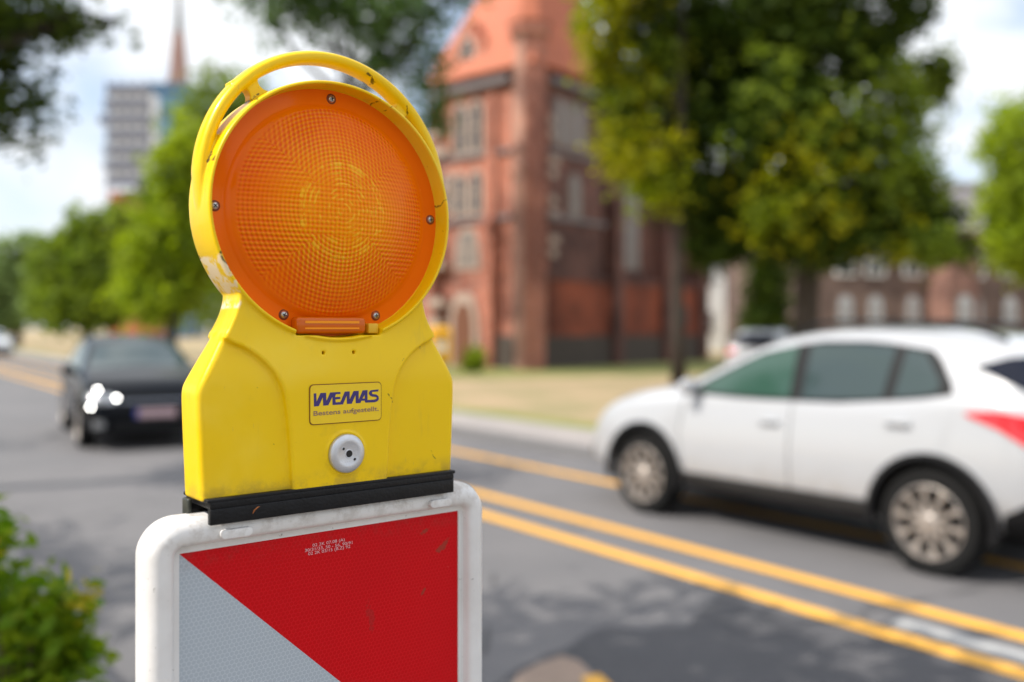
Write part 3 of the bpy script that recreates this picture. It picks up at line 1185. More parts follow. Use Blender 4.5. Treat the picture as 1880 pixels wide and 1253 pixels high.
def lancet(x, z0, z1, w, k=6):
    """pointed arch outline"""
    h = w * .9
    pts = [(x - w / 2, z0), (x + w / 2, z0), (x + w / 2, z1 - h)]
    for i in range(1, k):
        t = i / k
        pts.append((x + w / 2 * math.cos(t * PI / 2) ** .8, z1 - h + h * math.sin(t * PI / 2)))
    pts.append((x, z1))
    for i in range(k - 1, 0, -1):
        t = i / k
        pts.append((x - w / 2 * math.cos(t * PI / 2) ** .8, z1 - h + h * math.sin(t * PI / 2)))
    pts.append((x - w / 2, z1 - h))
    return pts


def window(w, x, z0, z1, wd, parent, frame_m, pane_m, arch=True, mull=1):
    fo = MB()
    s1 = lancet(x, z0 - .12, z1 + .14, wd + .3) if arch else [(x - wd / 2 - .12, z0 - .12), (x + wd / 2 + .12, z0 - .12), (x + wd / 2 + .12, z1 + .12), (x - wd / 2 - .12, z1 + .12)]
    w.shape(fo, s1, -.02, .06)
    f = fo.build('window', frame_m, parent)
    po = MB()
    s2 = lancet(x, z0, z1, wd) if arch else [(x - wd / 2, z0), (x + wd / 2, z0), (x + wd / 2, z1), (x - wd / 2, z1)]
    w.shape(po, s2, .0, .072)
    po.build('pane', pane_m, f)
    if mull:
        mo = MB()
        w.box(mo, x - .03, x + .03, z0, z1 - (.5 * wd if arch else 0), .05, .085)
        w.box(mo, x - wd / 2, x + wd / 2, (z0 + z1) / 2 - .03, (z0 + z1) / 2 + .03, .05, .083)
        mo.build('glazing_bar', frame_m, f)
    return f


# --- red brick church-like building
ch = thing('brick_church', 'tall red brick church with corner tower and steep tiled roof beyond the lawn', 'church')
C0 = Vector((0.75, 34.0, .09))
DL = Vector((-.77, .64, 0)).normalized()     # along the left (sunlit) face
DR = Vector((.64, .77, 0)).normalized()      # along the right (shaded) face
NL, NR_ = -DR, -DL
TW = 5.0
wl_ = Wall(C0, DL, NL)
wr_ = Wall(C0, DR, NR_)
tw = MB()
tw.obox(C0, DL, DR, 0, 11.2, 0, TW, 0, 4.6)
tw.build('tower', M_brick, ch)
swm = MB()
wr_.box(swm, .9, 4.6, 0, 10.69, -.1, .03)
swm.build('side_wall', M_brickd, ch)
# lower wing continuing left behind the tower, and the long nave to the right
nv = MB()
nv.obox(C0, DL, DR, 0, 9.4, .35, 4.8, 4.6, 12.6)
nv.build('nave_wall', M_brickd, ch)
wgm = MB()
wgm.obox(C0, DL, DR, 0, 5.2, TW, TW + 5, .8, 9)
wgm.build('side_wing', M_brick, ch)
r = MB()
wgp = [C0 + DL * (TW + .0) + DR * .5, C0 + DL * (TW + 5.3) + DR * .5, C0 + DL * (TW + 5.3) + DR * 9.2, C0 + DL * TW + DR * 9.2]
r.add([(p.x, p.y, 5.29) for p in wgp] + [tuple(C0 + DL * (TW + 0) + DR * 5 + Vector((0, 0, 8.5))), tuple(C0 + DL * (TW + 4) + DR * 5 + Vector((0, 0, 8.5)))],
      [(0, 1, 2, 3), (0, 1, 5, 4), (1, 2, 5), (2, 3, 4, 5), (3, 0, 4)])
r.build('roof', M_tile, ch)
# tower roof: steep hip
r = MB()
q4 = [C0 - DL * .35 - DR * .35, C0 + DL * (TW + .35) - DR * .35, C0 + DL * (TW + .35) + DR * 4.9, C0 - DL * .35 + DR * 4.9]
ap = [C0 + DL * .9 + DR * 2.0, C0 + DL * 1.7 + DR * 2.4]
r.add([(p.x, p.y, 11.3) for p in q4] + [(p.x, p.y, 18.5) for p in ap], [(0, 1, 2, 3), (0, 1, 5, 4), (1, 2, 5), (2, 3, 4, 5), (3, 0, 4)])
r.build('roof', M_tile, ch)
r = MB()
q4 = [C0 + DL * .1 + DR * 4.6, C0 + DL * 5.0 + DR * 4.6, C0 + DL * 5.0 + DR * 12.9, C0 + DL * .1 + DR * 12.9]
r.add([(p.x, p.y, 9.5) for p in q4] + [tuple(C0 + DL * 2.5 + DR * 4.7 + Vector((0, 0, 13.4))), tuple(C0 + DL * 2.5 + DR * 11 + Vector((0, 0, 13.4)))],
      [(0, 1, 2, 3), (0, 3, 5, 4), (3, 2, 5), (2, 1, 4, 5), (1, 0, 4)])
r.build('roof', M_slate, ch)
# dormer gable on the sunlit face with parapet
g = MB()
wl_.shape(g, [(2.0, 11.2), (5.0, 11.2), (5.0, 12.6), (4.7, 12.6), (4.7, 12.1), (4.1, 12.1), (4.1, 12.8), (3.6, 12.8), (3.6, 13.3), (2.8, 13.3), (2.8, 12.8), (2.4, 12.8), (2.4, 12.1), (2.0, 12.1)], -.5, .05)
g.build('gable', M_brick, ch)
window(wl_, 3.2, 11.5, 12.7, .6, ch, M_sand, M_glassd)
# corner stair turret with a pointed roof
tc = C0 + DL * .25 + DR * .15
t8 = MB()
for (z0, z1, rr) in ((0, 12.3, .62), (12.3, 12.7, .78)):
    t8.loft([[(tc.x + rr * math.cos(2 * PI * (j + .5) / 8), tc.y + rr * math.sin(2 * PI * (j + .5) / 8), z + .09) for j in range(8)] for z in (z0, z1)])
t8.build('turret', M_brick, ch)
t8 = MB()
t8.loft([[(tc.x + rr * math.cos(2 * PI * (j + .5) / 8), tc.y + rr * math.sin(2 * PI * (j + .5) / 8), z) for j in range(8)] for (z, rr) in ((12.8, .85), (14.2, .5), (17.0, .04))])
t8.build('turret_roof', M_tile, ch)
# cornices and string courses
cn = MB()
for (z0, z1, d) in ((10.7, 10.95, .28), (5.6, 5.78, .12), (8.1, 8.25, .12)):
    cn = MB()
    wl_.box(cn, .95, TW + d, z0, z1, -.1, d)
    cn.build('cornice', M_slate, ch)
    cn = MB()
    wr_.box(cn, .85, 4.6 + d, z0, z1, -.1, d)
    cn.build('cornice', M_slate, ch)
cn = MB()
wl_.box(cn, -.1, TW + .1, 0, 1.25, .0, .14)
wr_.box(cn, -.1, 12.75, 0, 1.2, .0, .16)
cn.build('plinth', M_base, ch)
# orange band of the shaded side
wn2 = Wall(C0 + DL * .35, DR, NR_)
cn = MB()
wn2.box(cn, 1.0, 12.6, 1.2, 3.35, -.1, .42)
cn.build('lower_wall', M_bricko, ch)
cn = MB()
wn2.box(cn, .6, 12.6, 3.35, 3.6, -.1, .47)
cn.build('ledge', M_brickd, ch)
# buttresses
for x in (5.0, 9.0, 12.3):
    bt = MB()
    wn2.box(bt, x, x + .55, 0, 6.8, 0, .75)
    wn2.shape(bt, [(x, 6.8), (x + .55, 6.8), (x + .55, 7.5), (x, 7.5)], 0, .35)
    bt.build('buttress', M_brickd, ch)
for x in (1.65, 4.75):
    bt = MB()
    wl_.box(bt, x, x + .5, 0, 5.6, 0, .4)
    wl_.box(bt, x + .05, x + .45, 5.6, 10.4, 0, .2)
    bt.build('buttress', M_brick, ch)
cn = MB()
wn2.box(cn, 9.9, 11.3, 1.55, 2.5, .40, .5)
cn.build('cellar_opening', M_iron, ch)
for (x, z0, z1, w_) in ((2.75, 8.4, 10.2, .55), (3.55, 8.4, 10.2, .55), (2.75, 6.0, 7.5, .5), (3.6, 6.0, 7.5, .5), (4.3, 6.2, 7.6, .35)):
    window(wl_, x, z0, z1, w_, ch, M_sand, M_glassd)
for (x, z0, z1) in ((3.2, 3.9, 5.3),):
    window(wl_, x, z0, z1, 1.0, ch, M_sand, M_glassp)
# doorway on the sunlit side
dr = MB()
wl_.shape(dr, lancet(3.3, 0, 2.9, 1.5), .0, .18)
dro = dr.build('door_surround', M_sand, ch)
dr = MB()
wl_.shape(dr, lancet(3.3, .05, 2.5, 1.0), .0, .2)
dr.build('door', simple('oak_door', (.16, .06, .03), .6), dro)
for (x, z0, z1, w_) in ((1.6, 8.5, 10.2, .45), (2.3, 8.5, 10.2, .45), (3.0, 8.5, 10.2, .45)):
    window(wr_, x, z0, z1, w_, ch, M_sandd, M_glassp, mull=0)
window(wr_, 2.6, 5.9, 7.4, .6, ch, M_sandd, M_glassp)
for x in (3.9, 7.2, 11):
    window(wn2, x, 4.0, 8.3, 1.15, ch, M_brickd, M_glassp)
# pale corner stones
for k in range(12):
    if k % 3 != 2:
        sg = MB()
        wr_.box(sg, 1.0, 1.45 + .15 * (k % 2), 4.2 + k * .5, 4.5 + k * .5, 0, .05)
        sg.build('corner_stone', M_sand, ch)
        sg = MB()
        wl_.box(sg, 4.4 - .2 * (k % 2), TW + .02, 1.6 + k * .75, 1.95 + k * .75, 0, .43 if k < 4 else .23)
        sg.build('corner_stone', M_sand, ch)


# --- long brown brick building on the right
def gable_house(name, label, cat, o, dx, dy, L, D, H, RH, wall_m, roof_m, wins, ww=1.0, wh=1.5, z0=1.5, arch=False, storeys=1):
    hs = thing(name, label, cat)
    w = Wall(o, dx, -dy)
    mb = MB()
    mb.obox(o, dx, dy, 0, H, 0, L, 0, D)
    mb.build('wall', wall_m, hs)
    e = .4
    rr = MB()
    c = [o + dx * -e + dy * -e, o + dx * (L + e) + dy * -e, o + dx * (L + e) + dy * (D + e), o + dx * -e + dy * (D + e)]
    t = [o + dx * (D * .35) + dy * (D / 2), o + dx * (L - D * .35) + dy * (D / 2)]
    rr.add([(p.x, p.y, o.z + H + .05) for p in c] + [(p.x, p.y, o.z + H + RH) for p in t], [(0, 1, 2, 3), (0, 1, 5, 4), (1, 2, 5), (2, 3, 4, 5), (3, 0, 4)])
    rr.build('roof', roof_m, hs)
    for s_ in range(storeys):
        for x in wins:
            window(w, x, z0 + s_ * 3.2, z0 + s_ * 3.2 + wh, ww, hs, M_white if roof_m == M_tile else M_sandd, M_glassd if roof_m == M_tile else M_curtain, arch)
    cn_ = MB()
    w.box(cn_, -.1, L + .1, H - .3, H, 0, .2)
    cn_.build('cornice', M_sand, hs)
    return hs, w


o1 = at(1500, 47, .09)
dx1 = Vector((.97, .24, 0)).normalized()
dy1 = Vector((-dx1.y, dx1.x, 0))
hs1, w1 = gable_house('brick_house', 'long brown brick house with grey roof and white windows behind the white car', 'house', o1, dx1, dy1, 22, 10, 6.6, 3.6,
                      M_brickb, M_slate, (1.6, 3.35, 5.6, 9.4, 11.6, 14, 16.5), .85, 1.6, 1.6, True, 1)
pj = MB()
w1.box(pj, 6.6, 8.4, 0, 6.4, 0, 1.5)
pj.build('bay', brick_mat('bay_brick', (.26, .13, .10), (.22, .105, .08), (.25, .18, .15)), hs1)
for x in (1.6, 3.35, 5.6, 9.4, 11.6):
    window(w1, x, 4.3, 5.6, .9, hs1, M_white, M_glassd, True)
wp = Wall(o1 - dy1 * 1.5, dx1, -dy1)
window(wp, 7.5, 1.6, 3.2, .85, hs1, M_sandd, M_curtain, True)

o2 = at(1268, 62, .09)
hs2, w2 = gable_house('white_house', 'white rendered house glimpsed between the tree trunks right of the church', 'house', o2, Vector((1, .05, 0)).normalized(), Vector((-.05, 1, 0)).normalized(), 6.4, 8, 6.4, 3.0,
                      M_white, M_tile, (1.0, 4.0), .9, 1.4, 1.2, False, 2)

# --- far tower under scaffolding, and a blue glass block, and a spire
D1 = 130.0
sc_ = thing('scaffolded_tower', 'distant tower wrapped in white scaffolding floors on a red brick base', 'tower', at(238, D1))
k = F_PX / D1
wS = 75 / k
tb = MB()
tb.box(-wS / 2, wS / 2, 0, wS, 0, zat(352, D1))
tb.build('brick_base', M_tile, sc_)
co = MB()
co.box(wS * .05, wS * .42, wS * .2, wS * .8, zat(352, D1), zat(165, D1))
co.build('core', simple('concrete_core', (.78, .80, .84), .7, var=.2, scale=.6), sc_)
M_scaf = simple('scaffold_deck', (.11, .12, .17), .7)
for i in range(7):
    z = zat(336 - i * 28, D1)
    fl = MB()
    ex = .9 if i == 4 else (.35 if i % 3 else .1)
    fl.box(-wS * .5 - ex * 1.2, wS * .5, -.9, 0.5, z - .35, z + .75)
    fl.build('scaffold_deck', M_scaf, sc_)
    if i < 6:
        net = MB()
        net.box(-wS * .46, wS * .46, -.5, -.4, z + .78, z + 1.9)
        net.build('safety_net', M_white, sc_)
for x in (-.5, -.25, 0, .25, .5):
    po = MB()
    po.tube([(x * wS, -.8, 5), (x * wS, -.8, zat(148, D1))], .09, 6)
    po.build('scaffold_pole', M_scaf, sc_)

gb = thing('glass_block', 'dark blue glazed office block directly right of the scaffolded tower', 'office block', at(310, 150))
kk_ = F_PX / 150
gw = 76 / kk_
m_ = MB().box(-gw / 2, gw / 2, 0, 8, 0, zat(152, 150))
m_.build('facade', simple('blue_cladding', (.06, .13, .22), .35, var=.2, scale=.3), gb)
for i in range(10):
    z = 3 + i * 3.8
    b_ = MB().box(-gw / 2 + .3, gw / 2 - .3, -.12, 0, z, z + 1.7)
    b_.build('window_band', simple('blue_glass', (.10, .22, .34), .1), gb)

sp = thing('church_spire', 'slim reddish church spire rising far behind the glass block', 'church spire', at(328, 165))
ks = F_PX / 165
m_ = MB()
for (w0, w1_, y0, y1) in ((36, 32, 330, 150), (27, 21, 150, 95), (20, 15, 95, 60)):
    m_.loft([[(w_ / ks / 2 * sx, w_ / ks / 2 * sy, max(0, zat(y, 165))) for (sx, sy) in ((-1, -1), (1, -1), (1, 1), (-1, 1))] for (w_, y) in ((w0, 640 if y0 == 330 else y0), (w1_, y1))])
m_.build('shaft', simple('spire_brick', (.27, .16, .135), .8, var=.2, scale=.3), sp)
m_ = MB()
m_.loft([[(w_ / ks / 2 * math.cos(j * PI / 4), w_ / ks / 2 * math.sin(j * PI / 4), zat(y, 165)) for j in range(8)] for (w_, y) in ((18, 60), (9, -10), (1, -80))])
m_.build('spire_roof', simple('spire_copper', (.20, .20, .20), .6), sp)

# ------------------------------------------------------------------ trees
def leaf_mat(name, c1, c2, c3, trans=.45):
    m = bpy.data.materials.new(name)
    m.use_nodes = True
    t = m.node_tree
    for n in list(t.nodes):
        t.nodes.remove(n)
    q = NT(t)
    out = q.n('ShaderNodeOutputMaterial')
    geo = q.n('ShaderNodeNewGeometry')
    v = q.obj()
    rnd = geo.outputs['Random Per Island']
    base = q.mix(rnd, c4(c1), c4(c2))
    base = q.mix(q.step(q.noise(v, .45, 3), .45, .65), base, c4(c3))
    d = q.n('ShaderNodeBsdfPrincipled')
    q.put(d.inputs['Base Color'], base)
    d.inputs['Roughness'].default_value = .6
    d.inputs['Specular IOR Level'].default_value = .12
    tr = q.n('ShaderNodeBsdfTranslucent')
    hs = q.n('ShaderNodeHueSaturation')
    hs.inputs['Value'].default_value = 1.6
    hs.inputs['Saturation'].default_value = 1.1
    q.put(hs.inputs['Color'], base)
    q.put(tr.inputs['Color'], hs.outputs[0])
    mx = q.n('ShaderNodeMixShader')
    mx.inputs[0].default_value = trans
    t.links.new(d.outputs[0], mx.inputs[1])
    t.links.new(tr.outputs[0], mx.inputs[2])
    t.links.new(mx.outputs[0], out.inputs[0])
    return m


M_bark = simple('bark', (.040, .030, .022), .9, var=.4, scale=3, bump=.02)
L_green = leaf_mat('leaf_green', (.10, .155, .022), (.21, .27, .035), (.14, .19, .025))
L_light = leaf_mat('leaf_light', (.15, .22, .020), (.34, .41, .040), (.23, .29, .03), .5)
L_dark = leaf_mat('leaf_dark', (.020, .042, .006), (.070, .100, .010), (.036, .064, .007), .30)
L_yel = leaf_mat('leaf_yellow', (.16, .19, .012), (.40, .37, .018), (.16, .21, .014), .5)
L_mid = leaf_mat('leaf_mid', (.050, .100, .036), (.13, .20, .060), (.08, .14, .04), .45)
L_far = leaf_mat('leaf_far', (.14, .20, .075), (.23, .30, .11), (.17, .23, .08))


def foliage(name, blobs, n, size, mat, parent, rng, shell_=.55, clump=.45, per=9, droop=0.0):
    """n clumps of leaf blades spread through ellipsoids (x, y, z, rx, ry, rz)"""
    vol = np.array([b[3] * b[4] * b[5] for b in blobs]) ** .67
    idx = rng.choice(len(blobs), n, p=vol / vol.sum())
    B = np.array(blobs)[idx]
    d = rng.normal(size=(n, 3))
    d /= np.linalg.norm(d, axis=1)[:, None]
    rad = (shell_ + (1 - shell_) * rng.random(n)) ** 1.0
    bumpy = 1 + .30 * np.sin(d[:, 0] * 6 + idx * 1.7) * np.cos(d[:, 2] * 5 + idx * 2) + .12 * rng.normal(size=n)
    c = B[:, :3] + d * (rad * bumpy)[:, None] * B[:, 3:]
    c = np.repeat(c, per, axis=0)
    N = len(c)
    off = rng.normal(size=(N, 3)) * clump * .55
    off[:, 2] -= np.abs(off[:, 2]) * droop
    c = c + off
    s = size * rng.uniform(.6, 1.3, N)
    a = rng.normal(size=(N, 3))
    a[:, 2] *= .5
    a /= np.linalg.norm(a, axis=1)[:, None]
    b = rng.normal(size=(N, 3))
    b -= (a * b).sum(1)[:, None] * a
    b /= np.linalg.norm(b, axis=1)[:, None]
    V = np.empty((N, 4, 3))
    V[:, 0] = c - a * s[:, None]
    V[:, 1] = c + b * (s * .5)[:, None]
    V[:, 2] = c + a * s[:, None]
    V[:, 3] = c - b * (s * .5)[:, None]
    me = bpy.data.meshes.new(name)
    me.vertices.add(N * 4)
    me.vertices.foreach_set('co', V.reshape(-1))
    me.loops.add(N * 4)
    me.loops.foreach_set('vertex_index', np.arange(N * 4, dtype=np.int32))
    me.polygons.add(N)
    me.polygons.foreach_set('loop_start', np.arange(0, N * 4, 4, dtype=np.int32))
    me.update(calc_edges=True)
    me.materials.append(mat)
    o = bpy.data.objects.new(name, me)
    COL.objects.link(o)
    o.parent = parent
    return o


def tree(label, cat, loc, th, tr, blobs, n, size, mat, seed, name='tree', group=None, clump=.5, per=9, droop=0, lean=0.0, extra=None, shell_=.55):
    rng = np.random.default_rng(seed)
    rnd = random.Random(seed)
    t = thing(name, label, cat, loc, 0, group)
    tm = MB()
    pts, rad = [], []
    for i in range(7):
        f = i / 6
        pts.append((lean * f * f + .06 * th * .1 * math.sin(f * 5 + seed), .05 * math.sin(f * 4 + seed * 2), th * f))
        rad.append(tr * (1.35 - .35 * min(1, f * 8)) * (1 - .55 * f))
    tm.tube(pts, rad, 10)
    for b in blobs:
        f = rnd.uniform(.55, 1)
        i = f * 6
        p0 = Vector(pts[int(i)]) if int(i) >= 6 else Vector(pts[int(i)]).lerp(Vector(pts[int(i) + 1]), i - int(i))
        p1 = Vector(b[:3])
        mid = p0.lerp(p1, .5) + Vector((rnd.uniform(-.3, .3), rnd.uniform(-.3, .3), -.08 * (p1 - p0).length))
        r0 = tr * .38
        tm.tube([p0, mid, p1], [r0, r0 * .6, r0 * .2], 7)
        for k_ in range(4):
            e = p1 + Vector((rnd.uniform(-1, 1) * b[3], rnd.uniform(-1, 1) * b[4], rnd.uniform(-.7, .9) * b[5])) * .8
            tm.tube([mid.lerp(p1, rnd.random()), p1.lerp(e, .55) + Vector((0, 0, .1)), e], [r0 * .3, r0 * .2, r0 * .06], 5)
    tm.build('trunk', M_bark, t, smooth=True)
    foliage('crown', blobs, n, size, mat, t, rng, shell_=shell_, clump=clump, per=per, droop=droop)
    if extra:
        for (bl, nn, mt) in extra:
            foliage('crown', bl, nn, size, mt, t, rng, clump=clump, per=per, droop=droop)
    return t


def PB(depth, base, items):
    """crown lobes given as seen: (px, py, half width px, half height px, depth offset m)"""
    out = []
    for (px, py, wx, hy, dd) in items:
        d = depth + dd
        x = (px - CX) / F_PX * d - base.x
        z = zat(py, d) - base.z
        out.append((x, d - base.y, z, wx / F_PX * d, wx / F_PX * d * .9, hy / F_PX * d))
    return out


def ptree(label, px, depth, th, tr, items, n, size, mat, seed, extra=None, zb=.09, **kw):
    base = at(px, depth, zb)
    ex = [(PB(depth, base, it), nn, mt) for (it, nn, mt) in extra] if extra else None
    return tree(label, 'tree', base, th, tr, PB(depth, base, items), n, size, mat, seed, extra=ex, **kw)


ptree('bright green tree with uneven crown behind the black car, left of the warning lamp', 318, 32, 6, .18,
      [(315, 320, 38, 60, 0), (262, 460, 45, 55, -.6), (350, 450, 70, 80, .3), (290, 540, 80, 55, 0), (350, 260, 30, 45, .6), (390, 350, 50, 80, .8)],
      820, .17, L_light, 11, clump=.42, extra=[([(330, 480, 60, 90, 1.2), (300, 380, 40, 50, 1.0)], 260, L_green)])
ptree('green tree whose crown top shows left of the lamp handle, before the sky', 425, 40, 9.5, .22,
      [(420, 185, 70, 55, 0), (370, 230, 55, 50, .4), (480, 250, 80, 70, 0), (430, 320, 90, 80, .5), (430, 470, 90, 80, .3), (415, 560, 90, 55, 0)], 860, .19, L_green, 12)
ptree('dark green round tree behind the black car, left of the bright green one', 160, 50, 6, .3,
      [(175, 455, 70, 70, 0), (115, 500, 55, 60, .5), (210, 520, 60, 70, -.8), (150, 560, 90, 50, 0), (228, 420, 45, 50, 1)], 850, .26, L_green, 13)
ptree('pale green far tree at the left edge beyond the road', 30, 78, 7, .35,
      [(30, 500, 60, 70, 0), (-20, 540, 60, 60, 0), (65, 470, 35, 45, 1), (75, 560, 45, 45, -1), (5, 590, 60, 25, 0)], 600, .4, L_far, 14)
ptree('tall loose blue green tree behind the lamp handle, left of the church', 640, 30, 10.5, .3,
      [(520, 10, 75, 60, 0), (640, 40, 80, 60, .5), (740, 20, 80, 60, -.5), (590, -60, 150, 80, 0), (770, 120, 48, 60, .3), (800, 210, 26, 55, .4),
       (850, -30, 50, 45, 0), (700, 110, 45, 40, 0), (760, -80, 120, 80, 0), (460, -40, 60, 50, 0)], 900, .16, L_mid, 15, clump=.5)
ptree('slim tree with yellow green hanging leaves before the right church wall', 1248, 23, 9.5, .16,
      [(1110, 60, 55, 80, 0), (1160, 180, 55, 60, .3), (1190, 290, 70, 70, 0), (1130, -30, 80, 60, 0), (1215, 130, 50, 60, .2), (1130, 260, 36, 60, .2), (1215, 345, 50, 42, -.2)],
      620, .12, L_yel, 16, clump=.4, extra=[([(1230, 40, 70, 90, .6), (1250, 250, 40, 80, .8), (1225, -60, 90, 60, 0), (1170, 140, 80, 160, .5), (1240, 340, 45, 70, .3)], 900, L_dark)])
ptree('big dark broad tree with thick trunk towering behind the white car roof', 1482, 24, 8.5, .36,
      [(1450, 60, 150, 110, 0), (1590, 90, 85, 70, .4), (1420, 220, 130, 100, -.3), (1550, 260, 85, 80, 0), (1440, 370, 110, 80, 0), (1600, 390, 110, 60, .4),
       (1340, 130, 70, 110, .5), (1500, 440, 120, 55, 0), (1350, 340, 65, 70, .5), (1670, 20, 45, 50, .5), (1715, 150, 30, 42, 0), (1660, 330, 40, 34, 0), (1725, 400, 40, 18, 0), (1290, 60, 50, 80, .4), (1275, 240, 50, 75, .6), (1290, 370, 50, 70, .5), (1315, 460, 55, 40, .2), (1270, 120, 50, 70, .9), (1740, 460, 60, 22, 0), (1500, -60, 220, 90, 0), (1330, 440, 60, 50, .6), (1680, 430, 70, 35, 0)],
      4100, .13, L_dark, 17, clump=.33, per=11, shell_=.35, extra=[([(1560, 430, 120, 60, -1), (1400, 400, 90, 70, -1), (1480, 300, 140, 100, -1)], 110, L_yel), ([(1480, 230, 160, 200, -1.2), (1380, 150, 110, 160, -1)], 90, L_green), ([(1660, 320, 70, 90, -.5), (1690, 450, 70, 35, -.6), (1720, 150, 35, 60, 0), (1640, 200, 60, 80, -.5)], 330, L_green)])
ptree('bright green tree at the right edge beside the brown brick house', 1905, 36, 7, .25,
      [(1850, 270, 55, 60, 0), (1900, 230, 70, 60, .5), (1880, 360, 75, 70, 0), (1860, 450, 55, 50, -.4), (1930, 450, 80, 70, 0)], 900, .17, L_light, 18,
      extra=[([(1885, 400, 55, 80, .8)], 500, L_dark)])
ptree('narrow dark evergreen between the white house and the big tree', 1408, 29, 2.6, .12,
      [(1408, 560, 24, 50, 0), (1410, 500, 20, 45, 0), (1404, 605, 26, 30, 0)], 420, .12, L_dark, 19, name='evergreen_tree')
# near street tree whose branches hang in at the top left; its trunk stands left of the view
ptree('street tree with dark branches hanging in at the top left corner', -420, 8.6, 5.5, .2,
      [(60, 40, 110, 60, 0), (20, 160, 80, 60, .3), (50, 235, 50, 45, .2), (-80, 120, 150, 140, 0), (-120, -100, 250, 180, 0), (140, 40, 60, 26, -.2), (200, 60, 40, 14, 0),
       (-350, -100, 220, 220, 0), (-300, 120, 150, 100, .5)],
      900, .06, L_dark, 20, clump=.19, per=10)
ptree('small bright shrub at the foot of the sunlit church wall', 872, 31.5, .6, .04, [(872, 655, 15, 17, 0), (868, 668, 18, 10, 0)], 160, .07, L_light, 21, name='shrub', clump=.2)
# trees behind and beside the viewer (out of frame): they shade the near lane and show in reflections
for i, (x, y, h, sd) in enumerate(((-4.3, 1.6, 5.2, 31), (-9.5, 3.0, 6.0, 32), (-15, 9.5, 6.5, 36), (-5.0, -11, 6, 34), (12.0, -12.0, 6, 35), (1.5, -13, 6.5, 37), (7.0, -11.5, 5.5, 38), (-11, -8, 6, 39))):
    tree(['street tree just left of the viewer, beside the near kerb', 'second street tree left of the viewer beside the near kerb', 'third street tree left of the viewer along the near kerb', 'street tree straight behind the viewer',
          'street tree far to the right behind the viewer', 'tall street tree behind the viewer, second from the left', 'low street tree behind the viewer on the right', 'street tree behind the viewer on the left'][i], 'tree', (x, y, .1), h, .2,
         [(0, 0, h + .6, 2.0, 2.0, 1.5), (1.3, .4, h - .2, 1.4, 1.3, 1.1), (-1.2, -.6, h, 1.5, 1.3, 1.1), (.2, 1.3, h + .1, 1.3, 1.2, 1), (-.3, -1.4, h + .3, 1.3, 1.2, 1)],
         520, .11, L_dark, sd, clump=.35, per=10)

# the sun-lit bush at the lower left, close to the viewer
bu = thing('bush', 'yellow green leafy bush at the lower left corner, beside the near kerb', 'bush', at(20, 1.95, .12))
rngb = np.random.default_rng(5)


def lb_(px, py, rx, ry, dd):
    d = 1.95 + dd
    b0 = bu.location
    return ((px - CX) / F_PX * d - b0.x, d - b0.y, zat(py, d) - b0.z, rx / F_PX * d, rx / F_PX * d, ry / F_PX * d)


foliage('leaves', [lb_(-10, 1010, 30, 45, 0), lb_(50, 1130, 60, 40, 0), lb_(-30, 1120, 60, 70, .1), lb_(120, 1135, 40, 30, 0), lb_(160, 1155, 24, 20, 0), lb_(40, 1230, 90, 60, .05), lb_(130, 1220, 50, 40, .05), lb_(30, 1400, 130, 110, 0)],
        330, .022, leaf_mat('bush_leaf', (.10, .20, .015), (.23, .30, .02), (.05, .13, .012), .5), bu, rngb, clump=.05, per=8)
foliage('young_leaves', [lb_(150, 1100, 36, 10, -.02), lb_(90, 1085, 30, 10, -.02), lb_(0, 985, 20, 16, -.02)],
        7, .017, leaf_mat('young_leaf', (.30, .24, .02), (.42, .36, .03), (.34, .34, .03), .5), bu, rngb, clump=.03, per=6)
sm_ = MB()
rnb = random.Random(4)
for k in range(22):
    b_ = lb_(rnb.uniform(-60, 170), rnb.uniform(1000, 1200) + 40, 1, 1, rnb.uniform(-.05, .1))
    sm_.tube([(rnb.uniform(-.06, .06), rnb.uniform(-.06, .06), 0), (b_[0] * .5, b_[1] * .5, b_[2] * .6), b_[:3]], [.006, .004, .0015], 5)
sm_.build('stems', simple('stem', (.10, .07, .03), .8), bu)

# ------------------------------------------------------------------ yellow letter box by the church
pb = thing('letter_box', 'yellow letter box on the lawn edge just right of the warning lamp', 'letter box', at(806, 30.5, .1), R(15))
m_ = MB().box(-.36, .36, -.3, .3, .35, 1.42)
m_.loft([[(-.36, y, 1.42) for y in (-.3, .3)] + [(.36, y, 1.42) for y in (.3, -.3)], [(-.30, y, 1.55) for y in (-.24, .24)] + [(.30, y, 1.55) for y in (.24, -.24)]])
m_.build('box_body', simple('letter_box_yellow', (.85, .42, .01), .35), pb, bevel=.02)
MB().box(-.25, .25, -.33, -.3, 1.18, 1.26).build('slot_flap', M_iron, pb)
MB().box(-.16, .16, -.308, -.3, .75, 1.05).build('notice_plate', M_white, pb)
MB().box(-.06, .06, -.06, .06, 0, .36).build('post', M_iron, pb)


# ------------------------------------------------------------------ cars
def car_paint(name, col, rough=.25, coat=1.0, metal=0.0, dirt=.45, spec=.35):
    m, t, b = new_mat(name)
    q = NT(t)
    v = q.noise(q.obj(), 3, 4)
    lowz = q.n('ShaderNodeSeparateXYZ')
    q.put(lowz.inputs[0], q.obj())
    dust = q.m('MULTIPLY', q.step(lowz.outputs[2], .75, .25), q.step(q.noise(q.obj(), 5, 5, .7), .35, .7))
    base = q.mix(q.m('MULTIPLY', dust, dirt), c4(col), (.25, .22, .19, 1))
    q.put(b.inputs['Base Color'], base)
    q.put(b.inputs['Roughness'], q.m('MULTIPLY_ADD', v, .1, rough - .05))
    b.inputs['Metallic'].default_value = metal
    b.inputs['Coat Weight'].default_value = coat
    b.inputs['Coat Roughness'].default_value = .04
    b.inputs['Specular IOR Level'].default_value = spec
    return m


